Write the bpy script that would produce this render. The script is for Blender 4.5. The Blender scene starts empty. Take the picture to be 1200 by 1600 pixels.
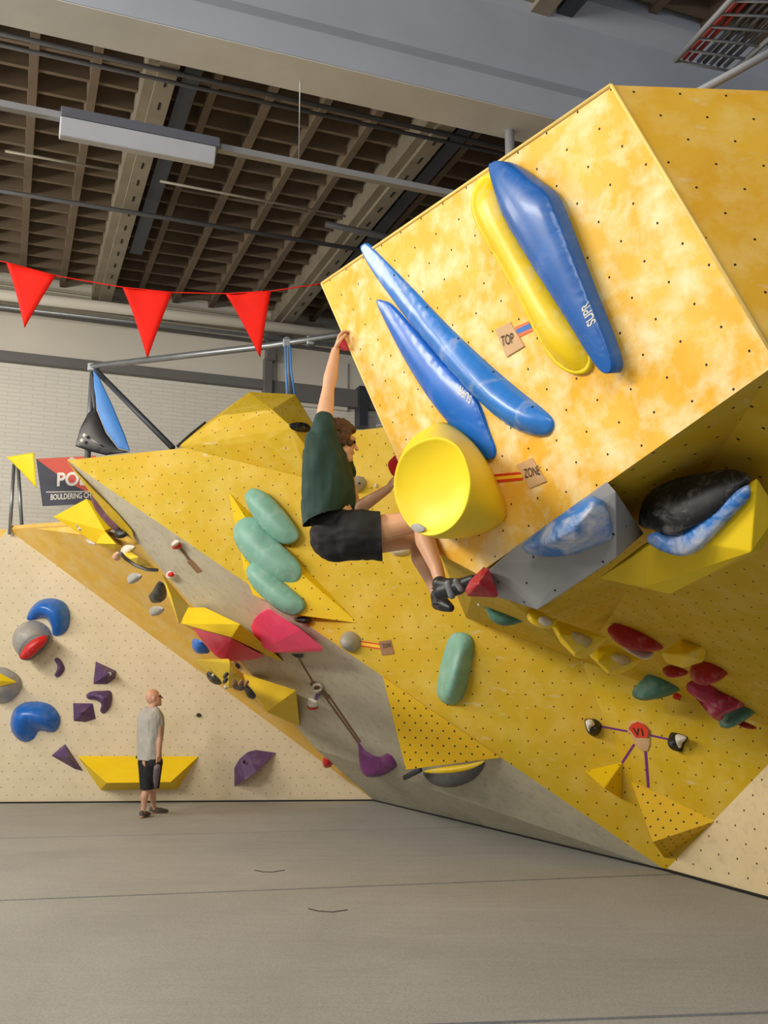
import bpy, bmesh, math, random
import numpy as np
from mathutils import Vector, Matrix, geometry, noise
random.seed(7)
SC = bpy.context.scene
COL = SC.collection

# ------------------------------------------------------------------ camera
FPX = 1500.0
PITCH = math.atan(250 / 1500)
CAM = Vector((0, 0, 2.0))
cd = bpy.data.cameras.new('camera'); cam = bpy.data.objects.new('camera', cd); COL.objects.link(cam)
cam.location = CAM; cam.rotation_euler = (math.pi / 2 + PITCH, 0, 0)
cd.sensor_fit = 'VERTICAL'; cd.sensor_height = 32.0; cd.lens = 32.0 * FPX / 1600.0
cd.clip_start = 0.05; cd.clip_end = 200
SC.camera = cam

# ------------------------------------------------------------------ world, lights, exposure
w = bpy.data.worlds.new('world'); SC.world = w; w.use_nodes = True
w.node_tree.nodes['Background'].inputs[0].default_value = (0.78, 0.86, 1.0, 1)
w.node_tree.nodes['Background'].inputs[1].default_value = 0.30


def area(name, loc, target, sx, sy, power, col):
    l = bpy.data.lights.new(name, 'AREA'); l.shape = 'RECTANGLE'; l.size = sx; l.size_y = sy
    l.energy = power; l.color = col
    o = bpy.data.objects.new(name, l); COL.objects.link(o); o.location = loc
    d = Vector(target) - Vector(loc)
    o.rotation_euler = d.to_track_quat('-Z', 'Y').to_euler()
    return o


area('hall_light', (-9.0, 2.0, 7.3), (0.5, 6.5, 2.6), 6.0, 1.2, 1040, (1.0, 0.93, 0.82))
area('hall_light', (-10.0, 9.0, 6.6), (-2.0, 12.5, 2.0), 5.0, 1.2, 480, (1.0, 0.92, 0.80))
area('hall_light', (-1.5, -3.0, 7.0), (0.5, 5.0, 2.5), 5.0, 1.2, 300, (1.0, 0.96, 0.90))
SC.view_settings.view_transform = 'Standard'
SC.view_settings.look = 'None'
SC.view_settings.gamma = 1.0
SC.view_settings.use_curve_mapping = False
SC.view_settings.exposure = 0.0

# ------------------------------------------------------------------ projective helpers (photo point + real depth -> place)
FW = Vector((0, math.cos(PITCH), math.sin(PITCH))); UP = Vector((0, -math.sin(PITCH), math.cos(PITCH))); RX = Vector((1, 0, 0))


def ray(x, y): return RX * ((x - 600) / FPX) + UP * ((800 - y) / FPX) + FW
def PY(x, y, Y): d = ray(x, y); return CAM + d * (Y / d.y)
def PZ(x, y, z): d = ray(x, y); return CAM + d * ((z - CAM.z) / d.z)


class Plane:
    def __init__(s, a, b, c):
        s.p = Vector(a); s.n = (Vector(b) - s.p).cross(Vector(c) - s.p).normalized()
        if s.n.dot(CAM - s.p) < 0: s.n = -s.n
        h = Vector((0, 0, 1)).cross(s.n)
        s.u = h.normalized() if h.length > 1e-4 else Vector((1, 0, 0)); s.v = s.n.cross(s.u)
    def on(s, x, y, h=0.0):
        d = ray(x, y); return CAM + d * ((s.p + s.n * h - CAM).dot(s.n) / d.dot(s.n))
    def uv(s, q): d = q - s.p; return (d.dot(s.u), d.dot(s.v))
    def xyz(s, u, v, h=0): return s.p + s.u * u + s.v * v + s.n * h


# ------------------------------------------------------------------ materials
def lin(c):
    return tuple(((v / 255) / 12.92 if v / 255 <= 0.04045 else ((v / 255 + 0.055) / 1.055) ** 2.4) for v in c) + (1.0,)


class NT:
    def __init__(s, name):
        s.m = bpy.data.materials.new(name); s.m.use_nodes = True; s.t = s.m.node_tree; s.b = s.t.nodes['Principled BSDF']
    def n(s, typ, **kw):
        nd = s.t.nodes.new(typ)
        for k, v in kw.items():
            if k.startswith('i_'):
                key = k[2:]; key = int(key) if key.isdigit() else key
                nd.inputs[key].default_value = v
            else: setattr(nd, k, v)
        return nd
    def l(s, a, b): s.t.links.new(a, b)
    def mix(s, fac, a, b, blend='MIX'):
        m = s.n('ShaderNodeMix', data_type='RGBA', blend_type=blend)
        for sock, val in ((m.inputs[0], fac), (m.inputs[6], a), (m.inputs[7], b)):
            if hasattr(val, 'links'): s.l(val, sock)
            else: sock.default_value = val
        return m.outputs[2]
    def math(s, op, a, b=None, c=None):
        m = s.n('ShaderNodeMath', operation=op)
        for sock, val in zip(m.inputs, (a, b, c)):
            if val is None: continue
            if hasattr(val, 'links'): s.l(val, sock)
            else: sock.default_value = val
        return m.outputs[0]
    def noise(s, vec, scale, detail=4, rough=0.55, dist=0.0):
        nd = s.n('ShaderNodeTexNoise', i_Scale=scale, i_Detail=detail, i_Roughness=rough, i_Distortion=dist); s.l(vec, nd.inputs['Vector']); return nd.outputs['Fac']
    def ramp(s, fac, lo, hi):
        m = s.n('ShaderNodeMapRange'); m.inputs[1].default_value = lo; m.inputs[2].default_value = hi; s.l(fac, m.inputs[0]); return m.outputs[0]
    def obj(s): return s.n('ShaderNodeTexCoord').outputs['Object']
    def uvc(s): return s.n('ShaderNodeTexCoord').outputs['UV']
    def bump(s, h, strength=0.2, dist=0.01):
        b = s.n('ShaderNodeBump', i_Strength=strength, i_Distance=dist); s.l(h, b.inputs['Height']); s.l(b.outputs[0], s.b.inputs['Normal'])


def plain(name, col, rough=0.5, var=0.15, scale=6.0, chalk=0.0, metal=0.0, bump=0.0, spec=0.5, coat=0.0, ct=0.52):
    t = NT(name); c = lin(col); o = t.obj()
    n1 = t.noise(o, scale, 5)
    dk = tuple(v * (1 - var) for v in c[:3]) + (1,); lt = tuple(min(1, v * (1 + var)) for v in c[:3]) + (1,)
    r = t.mix(t.ramp(n1, 0.3, 0.7), dk, lt)
    if chalk > 0:
        n2 = t.noise(o, scale * 0.9 + 2, 6, 0.65, 0.6)
        r = t.mix(t.math('MULTIPLY', t.ramp(n2, ct, ct + 0.23), chalk), r, (0.72, 0.70, 0.66, 1))
    t.l(r, t.b.inputs['Base Color'])
    t.b.inputs['Roughness'].default_value = rough; t.b.inputs['Metallic'].default_value = metal
    t.b.inputs['Specular IOR Level'].default_value = spec
    t.b.inputs['Coat Weight'].default_value = coat; t.b.inputs['Coat Roughness'].default_value = 0.12
    if bump: t.bump(t.noise(o, 60, 4), bump, 0.004)
    return t.m


def wallmat(name, c1, c2, c3, pale=0.5, dots=0.2, r=0.0075, rough=0.62, scale=2.2, chalk=0.5, scuff=0.0, dark=(40, 30, 20)):
    """painted plywood: cloudy paint, chalk smears, staggered bolt holes (uv in metres)"""
    t = NT(name); uv = t.uvc()
    a = t.noise(uv, scale, 6, 0.6, 0.4); b = t.noise(uv, scale * 2.3, 6, 0.62, 0.15)
    col = t.mix(t.ramp(a, 0.36, 0.64), lin(c1), lin(c2))
    col = t.mix(t.math('MULTIPLY', t.ramp(b, 0.44, 0.68), pale), col, lin(c3))
    mp = t.n('ShaderNodeMapping'); mp.inputs['Rotation'].default_value = (0, 0, 0.6); mp.inputs['Scale'].default_value = (1.0, 3.2, 1); t.l(uv, mp.inputs[0])
    s = t.noise(mp.outputs[0], 3.4, 5, 0.6, 0.5)
    col = t.mix(t.math('MULTIPLY', t.ramp(s, 0.64, 0.76), chalk), col, (0.78, 0.74, 0.64, 1))
    if scuff:
        g = t.noise(uv, 9.0, 7, 0.7, 0.4)
        col = t.mix(t.math('MULTIPLY', t.ramp(g, 0.52, 0.8), scuff), col, lin((92, 86, 76)))
    if dots:
        masks = []
        for k in (0.0, 0.5):
            va = t.n('ShaderNodeVectorMath', operation='MULTIPLY_ADD'); t.l(uv, va.inputs[0])
            va.inputs[1].default_value = (1 / dots, 1 / (dots * 1.25), 0); va.inputs[2].default_value = (k + 100, k + 100, 0)
            fr = t.n('ShaderNodeVectorMath', operation='FRACTION'); t.l(va.outputs[0], fr.inputs[0])
            sb = t.n('ShaderNodeVectorMath', operation='MULTIPLY_ADD'); t.l(fr.outputs[0], sb.inputs[0])
            sb.inputs[1].default_value = (dots, dots * 1.25, 0); sb.inputs[2].default_value = (-dots / 2, -dots * 0.625, 0)
            ln = t.n('ShaderNodeVectorMath', operation='LENGTH'); t.l(sb.outputs[0], ln.inputs[0])
            masks.append(t.math('LESS_THAN', ln.outputs['Value'], r))
        col = t.mix(t.math('MAXIMUM', masks[0], masks[1]), col, lin(dark))
    t.l(col, t.b.inputs['Base Color']); t.b.inputs['Roughness'].default_value = rough
    t.b.inputs['Specular IOR Level'].default_value = 0.35
    t.bump(t.noise(uv, 220, 3), 0.25, 0.002)
    return t.m


M = {}
M['yel_bright'] = wallmat('paint_yellow_bright', (236, 176, 42), (242, 196, 84), (248, 230, 180), 0.9, 0.2, 0.0058)
M['yel_amber'] = wallmat('paint_yellow_amber', (232, 172, 40), (240, 190, 62), (246, 214, 130), 0.55, 0.2, 0.0058)
M['yel_main'] = wallmat('paint_yellow_main', (204, 172, 22), (214, 174, 36), (226, 200, 100), 0.5, 0.2, 0.0085, scale=1.2)
M['yel_far'] = wallmat('paint_yellow_far', (232, 186, 74), (240, 198, 100), (236, 212, 150), 0.6, 0.0, 0.01, scale=1.3)
M['yel_vol'] = wallmat('paint_yellow_volume', (232, 194, 10), (238, 202, 18), (238, 208, 60), 0.2, 0.2, 0.009, chalk=0.1, rough=0.5)
M['yel_volp'] = wallmat('paint_yellow_volume_plain', (236, 198, 10), (240, 206, 18), (240, 212, 60), 0.25, 0.0, chalk=0.15, rough=0.5)
M['yel_vold'] = wallmat('paint_yellow_volume_drilled', (222, 178, 4), (226, 184, 6), (230, 188, 20), 0.2, 0.13, 0.011, chalk=0.0, rough=0.5)
M['cream'] = wallmat('painted_cream', (216, 202, 170), (222, 208, 180), (206, 192, 160), 0.5, 0.19, 0.011, scale=1.0, chalk=0.0, scuff=0.16, dark=(172, 152, 122))
M['cream2'] = wallmat('painted_cream_near', (230, 210, 165), (236, 218, 176), (224, 204, 160), 0.5, 0.24, 0.010, scale=1.0, chalk=0.0, scuff=0.3, dark=(70, 55, 40))
M['wgrey'] = wallmat('painted_grey', (208, 202, 180), (196, 190, 168), (216, 210, 188), 0.4, 0.0, scale=1.6, chalk=0.1, scuff=0.5)
M['vgrey'] = wallmat('volume_grey', (150, 150, 150), (158, 158, 158), (166, 166, 164), 0.3, 0.22, 0.007, chalk=0.1, rough=0.55)
M['blue'] = plain('hold_blue', (22, 104, 200), 0.32, 0.10, 5, 0.10, coat=0.1)
M['blue_worn'] = plain('hold_blue_worn', (40, 120, 206), 0.35, 0.12, 3, 0.55, coat=0.2)
M['blue_deep'] = plain('hold_blue_deep', (20, 92, 170), 0.38, 0.10, 5, 0.10, coat=0.12)
M['blue_chalk'] = plain('hold_blue_chalky', (44, 116, 190), 0.38, 0.12, 2.0, 0.9, ct=0.45)
M['yhold'] = plain('hold_yellow', (250, 220, 30), 0.45, 0.03, 3, 0.0)
M['yhold2'] = plain('hold_yellow_worn', (240, 204, 10), 0.38, 0.06, 3, 0.35)
M['teal'] = plain('hold_teal', (128, 180, 164), 0.5, 0.08, 6, 0.35)
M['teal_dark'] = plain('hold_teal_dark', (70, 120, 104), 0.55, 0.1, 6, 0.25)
M['purple'] = plain('hold_purple', (86, 58, 104), 0.5, 0.12, 8, 0.12)
M['purple2'] = plain('hold_violet', (130, 64, 128), 0.45, 0.1, 5, 0.1)
M['pink'] = plain('hold_pink', (250, 70, 120), 0.5, 0.06, 4, 0.1)
M['pink2'] = plain('hold_pink_dull', (240, 72, 116), 0.5, 0.06, 4, 0.15)
M['red'] = plain('hold_red', (206, 30, 34), 0.4, 0.1, 6, 0.1)
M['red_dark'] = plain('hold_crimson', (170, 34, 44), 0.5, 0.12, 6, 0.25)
M['magenta'] = plain('hold_magenta', (168, 34, 78), 0.45, 0.12, 5, 0.45)
M['black'] = plain('hold_black', (26, 26, 28), 0.5, 0.2, 9, 0.25)
M['blackgloss'] = plain('black_gloss', (20, 20, 22), 0.3, 0.2, 9, 0.1)
M['hgrey'] = plain('hold_grey', (164, 162, 158), 0.45, 0.1, 6, 0.3)
M['chalk'] = plain('chalked_resin', (206, 198, 180), 0.7, 0.12, 8, 0.3)
M['white'] = plain('white_resin', (222, 218, 208), 0.5, 0.06, 6)
M['wood'] = plain('tag_plywood', (204, 166, 122), 0.6, 0.08, 10)
M['wood_d'] = plain('tag_plywood_brown', (150, 112, 80), 0.6, 0.1, 10)
M['edge_pale'] = plain('edge_pale_paint', (244, 208, 116), 0.6, 0.08, 6)
M['pocket'] = plain('chalked_pocket', (196, 172, 110), 0.7, 0.2, 8, 0.6)
M['ink'] = plain('ink_dark', (60, 40, 30), 0.7, 0.05)
M['orange'] = plain('tape_orange', (236, 110, 50), 0.5, 0.05)
M['tapeblue'] = plain('tape_blue', (50, 110, 190), 0.5, 0.05)
M['tapered'] = plain('tape_red', (214, 60, 30), 0.5, 0.05)
M['tapeyel'] = plain('tape_yellow', (250, 200, 40), 0.5, 0.05)
M['tapepur'] = plain('tape_purple', (110, 40, 130), 0.5, 0.05)
M['tapebrown'] = plain('tape_brown', (120, 90, 66), 0.6, 0.1)
M['steel'] = plain('galvanised_steel', (150, 154, 158), 0.4, 0.1, 8, metal=0.7)
M['steel_d'] = plain('dark_steel', (70, 74, 82), 0.5, 0.1, 8, metal=0.3)
M['pipe_white'] = plain('pipe_pale', (146, 148, 152), 0.45, 0.06, 4)
M['conduit'] = plain('conduit_grey', (92, 92, 94), 0.5, 0.1, 6)
M['conduit_p'] = plain('conduit_pale', (170, 164, 148), 0.5, 0.1, 6)
M['concrete'] = plain('ceiling_concrete', (122, 106, 88), 0.85, 0.22, 1.2, bump=0.2)
M['concrete_l'] = plain('beam_concrete', (150, 140, 122), 0.85, 0.18, 1.5, bump=0.2)
M['girder'] = plain('girder_paint', (178, 186, 198), 0.7, 0.10, 0.8)
M['girder_b'] = plain('girder_underside_paint', (212, 212, 208), 0.75, 0.12, 1.0)
M['bwall'] = plain('hall_wall_paint', (196, 190, 172), 0.8, 0.06, 0.8)
M['bwall_l'] = plain('hall_wall_light', (232, 226, 212), 0.8, 0.05, 0.8)
M['band'] = plain('hall_band_grey', (120, 118, 116), 0.7, 0.06, 2)
M['flag_red'] = plain('flag_red', (206, 26, 12), 0.8, 0.08, 4, spec=0.1)
M['flag_yel'] = plain('flag_yellow', (240, 214, 20), 0.55, 0.06, 4)
M['tarp_blue'] = plain('tarp_blue', (70, 140, 220), 0.5, 0.08, 3)
M['tarp_black'] = plain('tarp_black', (26, 24, 28), 0.35, 0.3, 3)
M['navy'] = plain('banner_navy', (44, 48, 66), 0.6, 0.08, 3)
M['bred'] = plain('banner_red', (206, 74, 52), 0.6, 0.06, 3)
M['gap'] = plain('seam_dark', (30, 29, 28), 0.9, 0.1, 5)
M['skin'] = plain('skin', (222, 172, 136), 0.5, 0.06, 9)
M['skin2'] = plain('skin_tan', (206, 156, 128), 0.5, 0.06, 9)
M['hair'] = plain('hair_brown', (86, 58, 36), 0.7, 0.35, 60)
M['shirt'] = plain('shirt_dark_green', (34, 62, 54), 0.8, 0.1, 12, bump=0.3)
M['shorts'] = plain('shorts_black', (20, 20, 22), 0.8, 0.15, 12, bump=0.3)
M['tank'] = plain('tank_grey', (172, 170, 164), 0.85, 0.08, 14, bump=0.3)
M['stripe'] = plain('side_panel_grey', (120, 108, 116), 0.8, 0.3, 30)
M['shoe'] = plain('shoe_black', (34, 36, 40), 0.45, 0.2, 14)
M['shoe_m'] = plain('shoe_brown', (84, 76, 70), 0.6, 0.2, 14)
M['shoe_g'] = plain('shoe_grey', (120, 126, 132), 0.5, 0.15, 14)
M['lamp'] = plain('lamp_diffuser', (186, 188, 198), 0.5, 0.04, 3)
M['lamp_b'] = plain('lamp_body', (96, 100, 112), 0.5, 0.05, 3)
M['trayred'] = plain('cable_red', (170, 60, 50), 0.5, 0.1, 3)


def floor_mat():
    t = NT('mat_grey_fabric'); o = t.obj()
    a = t.noise(o, 0.7, 5, 0.6, 0.3); g = t.noise(o, 55, 5, 0.7)
    mp = t.n('ShaderNodeMapping'); mp.inputs['Rotation'].default_value = (0, 0, -0.06); mp.inputs['Scale'].default_value = (0.30, 1.5, 1); t.l(o, mp.inputs[0])
    wr = t.noise(mp.outputs[0], 1.1, 6, 0.6, 0.5)
    c = t.mix(t.ramp(a, 0.3, 0.7), lin((160, 159, 156)), lin((174, 173, 169)))
    c = t.mix(t.math('MULTIPLY', t.ramp(g, 0.40, 0.66), 0.45), c, lin((124, 122, 118)))
    c = t.mix(t.math('MULTIPLY', t.ramp(wr, 0.5, 0.75), 0.12), c, lin((128, 120, 108)))
    t.l(c, t.b.inputs['Base Color']); t.b.inputs['Roughness'].default_value = 0.8; t.b.inputs['Specular IOR Level'].default_value = 0.25
    t.bump(wr, 0.3, 0.10)
    return t.m
M['floor'] = floor_mat()


def brick_mat():
    t = NT('hall_block_paint'); uv = t.uvc()
    br = t.n('ShaderNodeTexBrick'); t.l(uv, br.inputs['Vector'])
    br.inputs['Scale'].default_value = 1.0; br.inputs['Brick Width'].default_value = 0.42; br.inputs['Row Height'].default_value = 0.075
    br.inputs['Mortar Size'].default_value = 0.008; br.inputs['Color1'].default_value = lin((240, 236, 224)); br.inputs['Color2'].default_value = lin((236, 231, 219)); br.inputs['Mortar'].default_value = lin((222, 217, 204))
    t.l(br.outputs['Color'], t.b.inputs['Base Color']); t.b.inputs['Roughness'].default_value = 0.7
    t.bump(br.outputs['Fac'], -0.4, 0.01)
    return t.m
M['block'] = brick_mat()

# ------------------------------------------------------------------ object helpers
def link(name, me, mat, parent=None, loc=None):
    o = bpy.data.objects.new(name, me); COL.objects.link(o)
    if mat is not None and not me.materials: me.materials.append(M[mat] if isinstance(mat, str) else mat)
    if loc is not None: o.location = loc
    if parent is not None: o.parent = parent
    return o


def tag(o, label=None, cat=None, group=None, kind=None):
    if label: o['label'] = label
    if cat: o['category'] = cat
    if group: o['group'] = group
    if kind: o['kind'] = kind
    return o


def empty(name, loc, label, cat, group=None):
    o = bpy.data.objects.new(name, None); COL.objects.link(o); o.location = loc; o.empty_display_size = 0.1
    return tag(o, label, cat, group)


def finish(bm, name, mat, parent=None, origin=None, smooth=False, uvplane=True):
    """bmesh in world space -> object with its origin at `origin` (default: centre of the points)"""
    bmesh.ops.recalc_face_normals(bm, faces=bm.faces)
    if origin is None:
        origin = sum((v.co for v in bm.verts), Vector()) / len(bm.verts)
        if parent is not None: origin = parent.matrix_basis.translation.copy()
    uvl = bm.loops.layers.uv.new('uv')
    bm.normal_update()
    for f in bm.faces:
        n = f.normal; h = Vector((0, 0, 1)).cross(n); u = h.normalized() if h.length > 1e-3 else Vector((1, 0, 0)); v = n.cross(u)
        for lp in f.loops: lp[uvl].uv = (lp.vert.co.dot(u), lp.vert.co.dot(v))
        f.smooth = smooth
    wo = Vector(origin)
    base = wo
    for v in bm.verts: v.co -= base
    me = bpy.data.meshes.new(name); bm.to_mesh(me); bm.free()
    o = link(name, me, mat, parent)
    if parent is None: o.location = wo
    else:
        pw = Vector((0, 0, 0)); q = parent
        while q is not None: pw += q.location; q = q.parent
        o.location = wo - pw
    return o


def bevel(o, wd=0.008, seg=2, ang=0.5):
    m = o.modifiers.new('bevel', 'BEVEL'); m.width = wd; m.segments = seg; m.limit_method = 'ANGLE'; m.angle_limit = ang
    m.harden_normals = False
    return o


def hull(name, pts, mat, parent=None, bv=0.006, origin=None):
    bm = bmesh.new()
    for q in pts: bm.verts.new(q)
    r = bmesh.ops.convex_hull(bm, input=bm.verts)
    junk = [e for e in r.get('geom_interior', []) if isinstance(e, bmesh.types.BMVert)]
    if junk: bmesh.ops.delete(bm, geom=junk, context='VERTS')
    bmesh.ops.dissolve_limit(bm, angle_limit=0.02, verts=bm.verts, edges=bm.edges)
    o = finish(bm, name, mat, parent, origin)
    if bv: bevel(o, bv)
    return o


def slab(name, poly, thick, mat, parent=None, away=None):
    """a polygon (world points) with real thickness extruded away from the room"""
    n = (poly[1] - poly[0]).cross(poly[2] - poly[0]).normalized()
    if n.dot((away or CAM) - poly[0]) < 0: n = -n
    bm = bmesh.new()
    a = [bm.verts.new(q) for q in poly]; b = [bm.verts.new(q - n * thick) for q in poly]
    bm.faces.new(a); bm.faces.new(b[::-1])
    for i in range(len(a)): bm.faces.new((a[i], b[i], b[(i + 1) % len(a)], a[(i + 1) % len(a)]))
    return finish(bm, name, mat, parent)


def box(bm, c, sx, sy, sz, rot=None):
    R = rot or Matrix.Identity(3)
    vs = [bm.verts.new(Vector(c) + R @ Vector((x * sx / 2, y * sy / 2, z * sz / 2))) for x in (-1, 1) for y in (-1, 1) for z in (-1, 1)]
    for f in ((0, 1, 3, 2), (4, 6, 7, 5), (0, 4, 5, 1), (2, 3, 7, 6), (0, 2, 6, 4), (1, 5, 7, 3)): bm.faces.new([vs[i] for i in f])


def tube(bm, pts, r, seg=10):
    pts = [Vector(q) for q in pts]; rings = []
    for i, q in enumerate(pts):
        d = (pts[min(i + 1, len(pts) - 1)] - pts[max(i - 1, 0)]).normalized()
        a = d.cross(Vector((0, 0, 1)));
        if a.length < 1e-3: a = d.cross(Vector((1, 0, 0)))
        a.normalize(); b = d.cross(a)
        rr = r[i] if isinstance(r, (list, tuple)) else r
        rings.append([bm.verts.new(q + (a * math.cos(t) + b * math.sin(t)) * rr) for t in [2 * math.pi * k / seg for k in range(seg)]])
    for A, B in zip(rings, rings[1:]):
        for k in range(seg): bm.faces.new((A[k], A[(k + 1) % seg], B[(k + 1) % seg], B[k]))
    bm.faces.new(rings[0][::-1]); bm.faces.new(rings[-1])


def tube_obj(name, pts, r, mat, parent=None, seg=10, origin=None):
    bm = bmesh.new(); tube(bm, pts, r, seg); return finish(bm, name, mat, parent, origin, smooth=True)


def catmull(pts, n):
    P = [np.array(q, float) for q in pts]; m = len(P); out = []
    for i in range(m):
        p0, p1, p2, p3 = P[i - 1], P[i], P[(i + 1) % m], P[(i + 2) % m]
        for k in range(4):
            t = k / 4
            out.append(0.5 * ((2 * p1) + (-p0 + p2) * t + (2 * p0 - 5 * p1 + 4 * p2 - p3) * t * t + (-p0 + 3 * p1 - 3 * p2 + p3) * t ** 3))
    return resample(out, n)


def resample(pts, n):
    P = np.array(list(pts) + [pts[0]]); d = np.linalg.norm(np.diff(P, axis=0), axis=1); s = np.concatenate([[0], np.cumsum(d)])
    tt = np.linspace(0, s[-1], n, endpoint=False)
    return np.stack([np.interp(tt, s, P[:, 0]), np.interp(tt, s, P[:, 1])], 1)


def inflate(name, pl, px, H, mat, parent=None, round_=1.0, edge=0.012, h0=0.0, sharp=False, res=20, tilt=None, pw=2.0, smooth_it=14, dent=None, origin=None):
    """a moulded hold: its outline on the wall plane, swelling to height H away from the wall.
    round_: share of the half-width over which it rises; tilt: (px,py) toward which the top leans higher; dent: [(px,py,radius_m,depth)]"""
    out = [pl.uv(pl.on(x, y, h0)) for x, y in px]
    o2 = np.array(out); per = np.linalg.norm(np.roll(o2, -1, axis=0) - o2, axis=1).sum(); a2 = 0.5 * abs(np.sum(o2[:, 0] * np.roll(o2[:, 1], -1) - o2[:, 1] * np.roll(o2[:, 0], -1)))
    n = int(min(200, max(64, per / (math.sqrt(a2) / res))))
    B = resample([np.array(q) for q in out], n) if sharp else catmull(out, n)
    if sharp:  # keep the corners
        for q in out:
            i = int(np.argmin(np.linalg.norm(B - np.array(q), axis=1))); B[i] = q
    area_ = 0.5 * abs(np.sum(B[:, 0] * np.roll(B[:, 1], -1) - B[:, 1] * np.roll(B[:, 0], -1)))
    sp = math.sqrt(area_) / res
    lo, hi = B.min(0), B.max(0); G = []
    r = 0; y = lo[1]
    while y < hi[1]:
        x = lo[0] + (sp / 2 if r % 2 else 0)
        while x < hi[0]: G.append((x, y)); x += sp
        y += sp * 0.87; r += 1
    G = np.array(G)
    S0 = B; S1 = np.roll(B, -1, axis=0)
    def dist(Q):
        d = S1 - S0; L = (d ** 2).sum(1)
        t = np.clip(((Q[:, None, :] - S0) * d).sum(2) / L, 0, 1)
        return np.sqrt((((S0 + t[..., None] * d) - Q[:, None, :]) ** 2).sum(2).min(1))
    def inside(Q):
        x, y = Q[:, 0][:, None], Q[:, 1][:, None]
        c = ((S0[:, 1] > y) != (S1[:, 1] > y)) & (x < (S1[:, 0] - S0[:, 0]) * (y - S0[:, 1]) / (S1[:, 1] - S0[:, 1] + 1e-12) + S0[:, 0])
        return c.sum(1) % 2 == 1
    if len(G):
        G = G[inside(G)]; G = G[dist(G) > sp * 0.45] if len(G) else G
    if len(G):                                       # an even inner row keeps the rim smooth
        tg = np.roll(B, -1, axis=0) - np.roll(B, 1, axis=0); nr = np.stack([-tg[:, 1], tg[:, 0]], 1) / (np.linalg.norm(tg, axis=1)[:, None] + 1e-12)
        I1 = B + nr * sp * 0.5
        if inside(I1).mean() < 0.5: I1 = B - nr * sp * 0.5
        G = G[dist(G) > sp * 0.95]; I1 = I1[inside(I1)]; I1 = I1[dist(I1) > sp * 0.42]
        G = np.concatenate([I1, G])
    V = np.concatenate([B, G]) if len(G) else B
    vs, es, fs, ov, oe, of = geometry.delaunay_2d_cdt([Vector(q) for q in V], [], [list(range(n))], 1, 1e-6)
    Q = np.array([(q.x, q.y) for q in vs]); D = dist(Q)
    onb = D < 1e-5
    FA = np.array([list(f) for f in fs]); ea = np.concatenate([FA[:, 0], FA[:, 1], FA[:, 2], FA[:, 1], FA[:, 2], FA[:, 0]]); eb = np.concatenate([FA[:, 1], FA[:, 2], FA[:, 0], FA[:, 0], FA[:, 1], FA[:, 2]])
    cnt = np.maximum(np.bincount(ea, minlength=len(vs)), 1); dm = D.max()
    ph = np.clip(2 * dm * D - D * D, 0, None)          # swelling of a membrane pinned along the outline
    for _ in range(500):
        ph = np.where(onb, 0, np.bincount(ea, weights=ph[eb], minlength=len(vs)) / cnt + sp * sp * 0.5)
    h = H * (ph / ph.max()) ** (round_ / pw)
    for _ in range(30): h = np.where(onb, h, 0.5 * h + 0.5 * np.bincount(ea, weights=h[eb], minlength=len(vs)) / cnt)
    if tilt:
        c = Q.mean(0); g = np.array(pl.uv(pl.on(tilt[0], tilt[1], h0))) - c; L = np.linalg.norm(g); g = g / L
        h = h * np.clip(0.55 + 0.45 * ((Q - c) @ g) / L + 0.2, 0.15, 1.4)
    for dx, dy, rr, dp in (dent or []):
        c = np.array(pl.uv(pl.on(dx, dy, h0))); h -= dp * np.exp(-((Q - c) ** 2).sum(1) / rr ** 2) * (~onb)
    bm = bmesh.new()
    top = [bm.verts.new(pl.xyz(q[0], q[1], hh + edge + h0)) for q, hh in zip(Q, h)]
    for f in fs:
        try: bm.faces.new([top[i] for i in f])
        except ValueError: pass
    low = {}
    for e in [e for e in bm.edges if len(e.link_faces) == 1]:
        a, b = e.verts
        for v in (a, b):
            if v not in low: low[v] = bm.verts.new(v.co - pl.n * (edge + 0.012))
        bm.faces.new((a, b, low[b], low[a]))
    o = finish(bm, name, mat, parent, origin, smooth=True)
    return o


def facet(name, pl, pts, mat, parent=None, bv=0.006, extra=()):
    """a polyhedral volume: points (px,py,h) on the wall plane, h metres proud"""
    P = [pl.on(x, y, h) for x, y, h in pts]
    P += [q - pl.n * 0.02 for q, t in zip(list(P), pts) if t[2] == 0]
    return hull(name, P + list(extra), mat, parent, bv)


def text_on(name, s, pl, a, b, mat, parent, h=0.004, depth=0.001, bold=0.0, o3=None, fit=True, size=None):
    """flat lettering, its baseline from photo point a to b on a plane"""
    A = pl.on(*a, h); Bp = pl.on(*b, h)
    cu = bpy.data.curves.new(name, 'FONT'); cu.body = s; cu.size = 1; cu.extrude = 0.0; cu.offset = bold
    to = bpy.data.objects.new(name, cu); COL.objects.link(to)
    dg = bpy.context.evaluated_depsgraph_get(); me = bpy.data.meshes.new_from_object(to.evaluated_get(dg))
    bpy.data.objects.remove(to); bpy.data.curves.remove(cu)
    xs = [v.co.x for v in me.vertices]; wd = max(xs) - min(xs); x0 = min(xs)
    u = (Bp - A); L = u.length; u.normalize(); up = pl.n.cross(u)
    k = L / wd; ky = k if size is None else size / 0.7
    wp = Vector((0, 0, 0)); q = parent
    while q is not None: wp += q.location; q = q.parent
    for v in me.vertices: v.co = A + u * (v.co.x - x0) * k + up * v.co.y * ky - wp
    me.materials.clear()
    return link(name, me, mat, parent)


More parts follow.
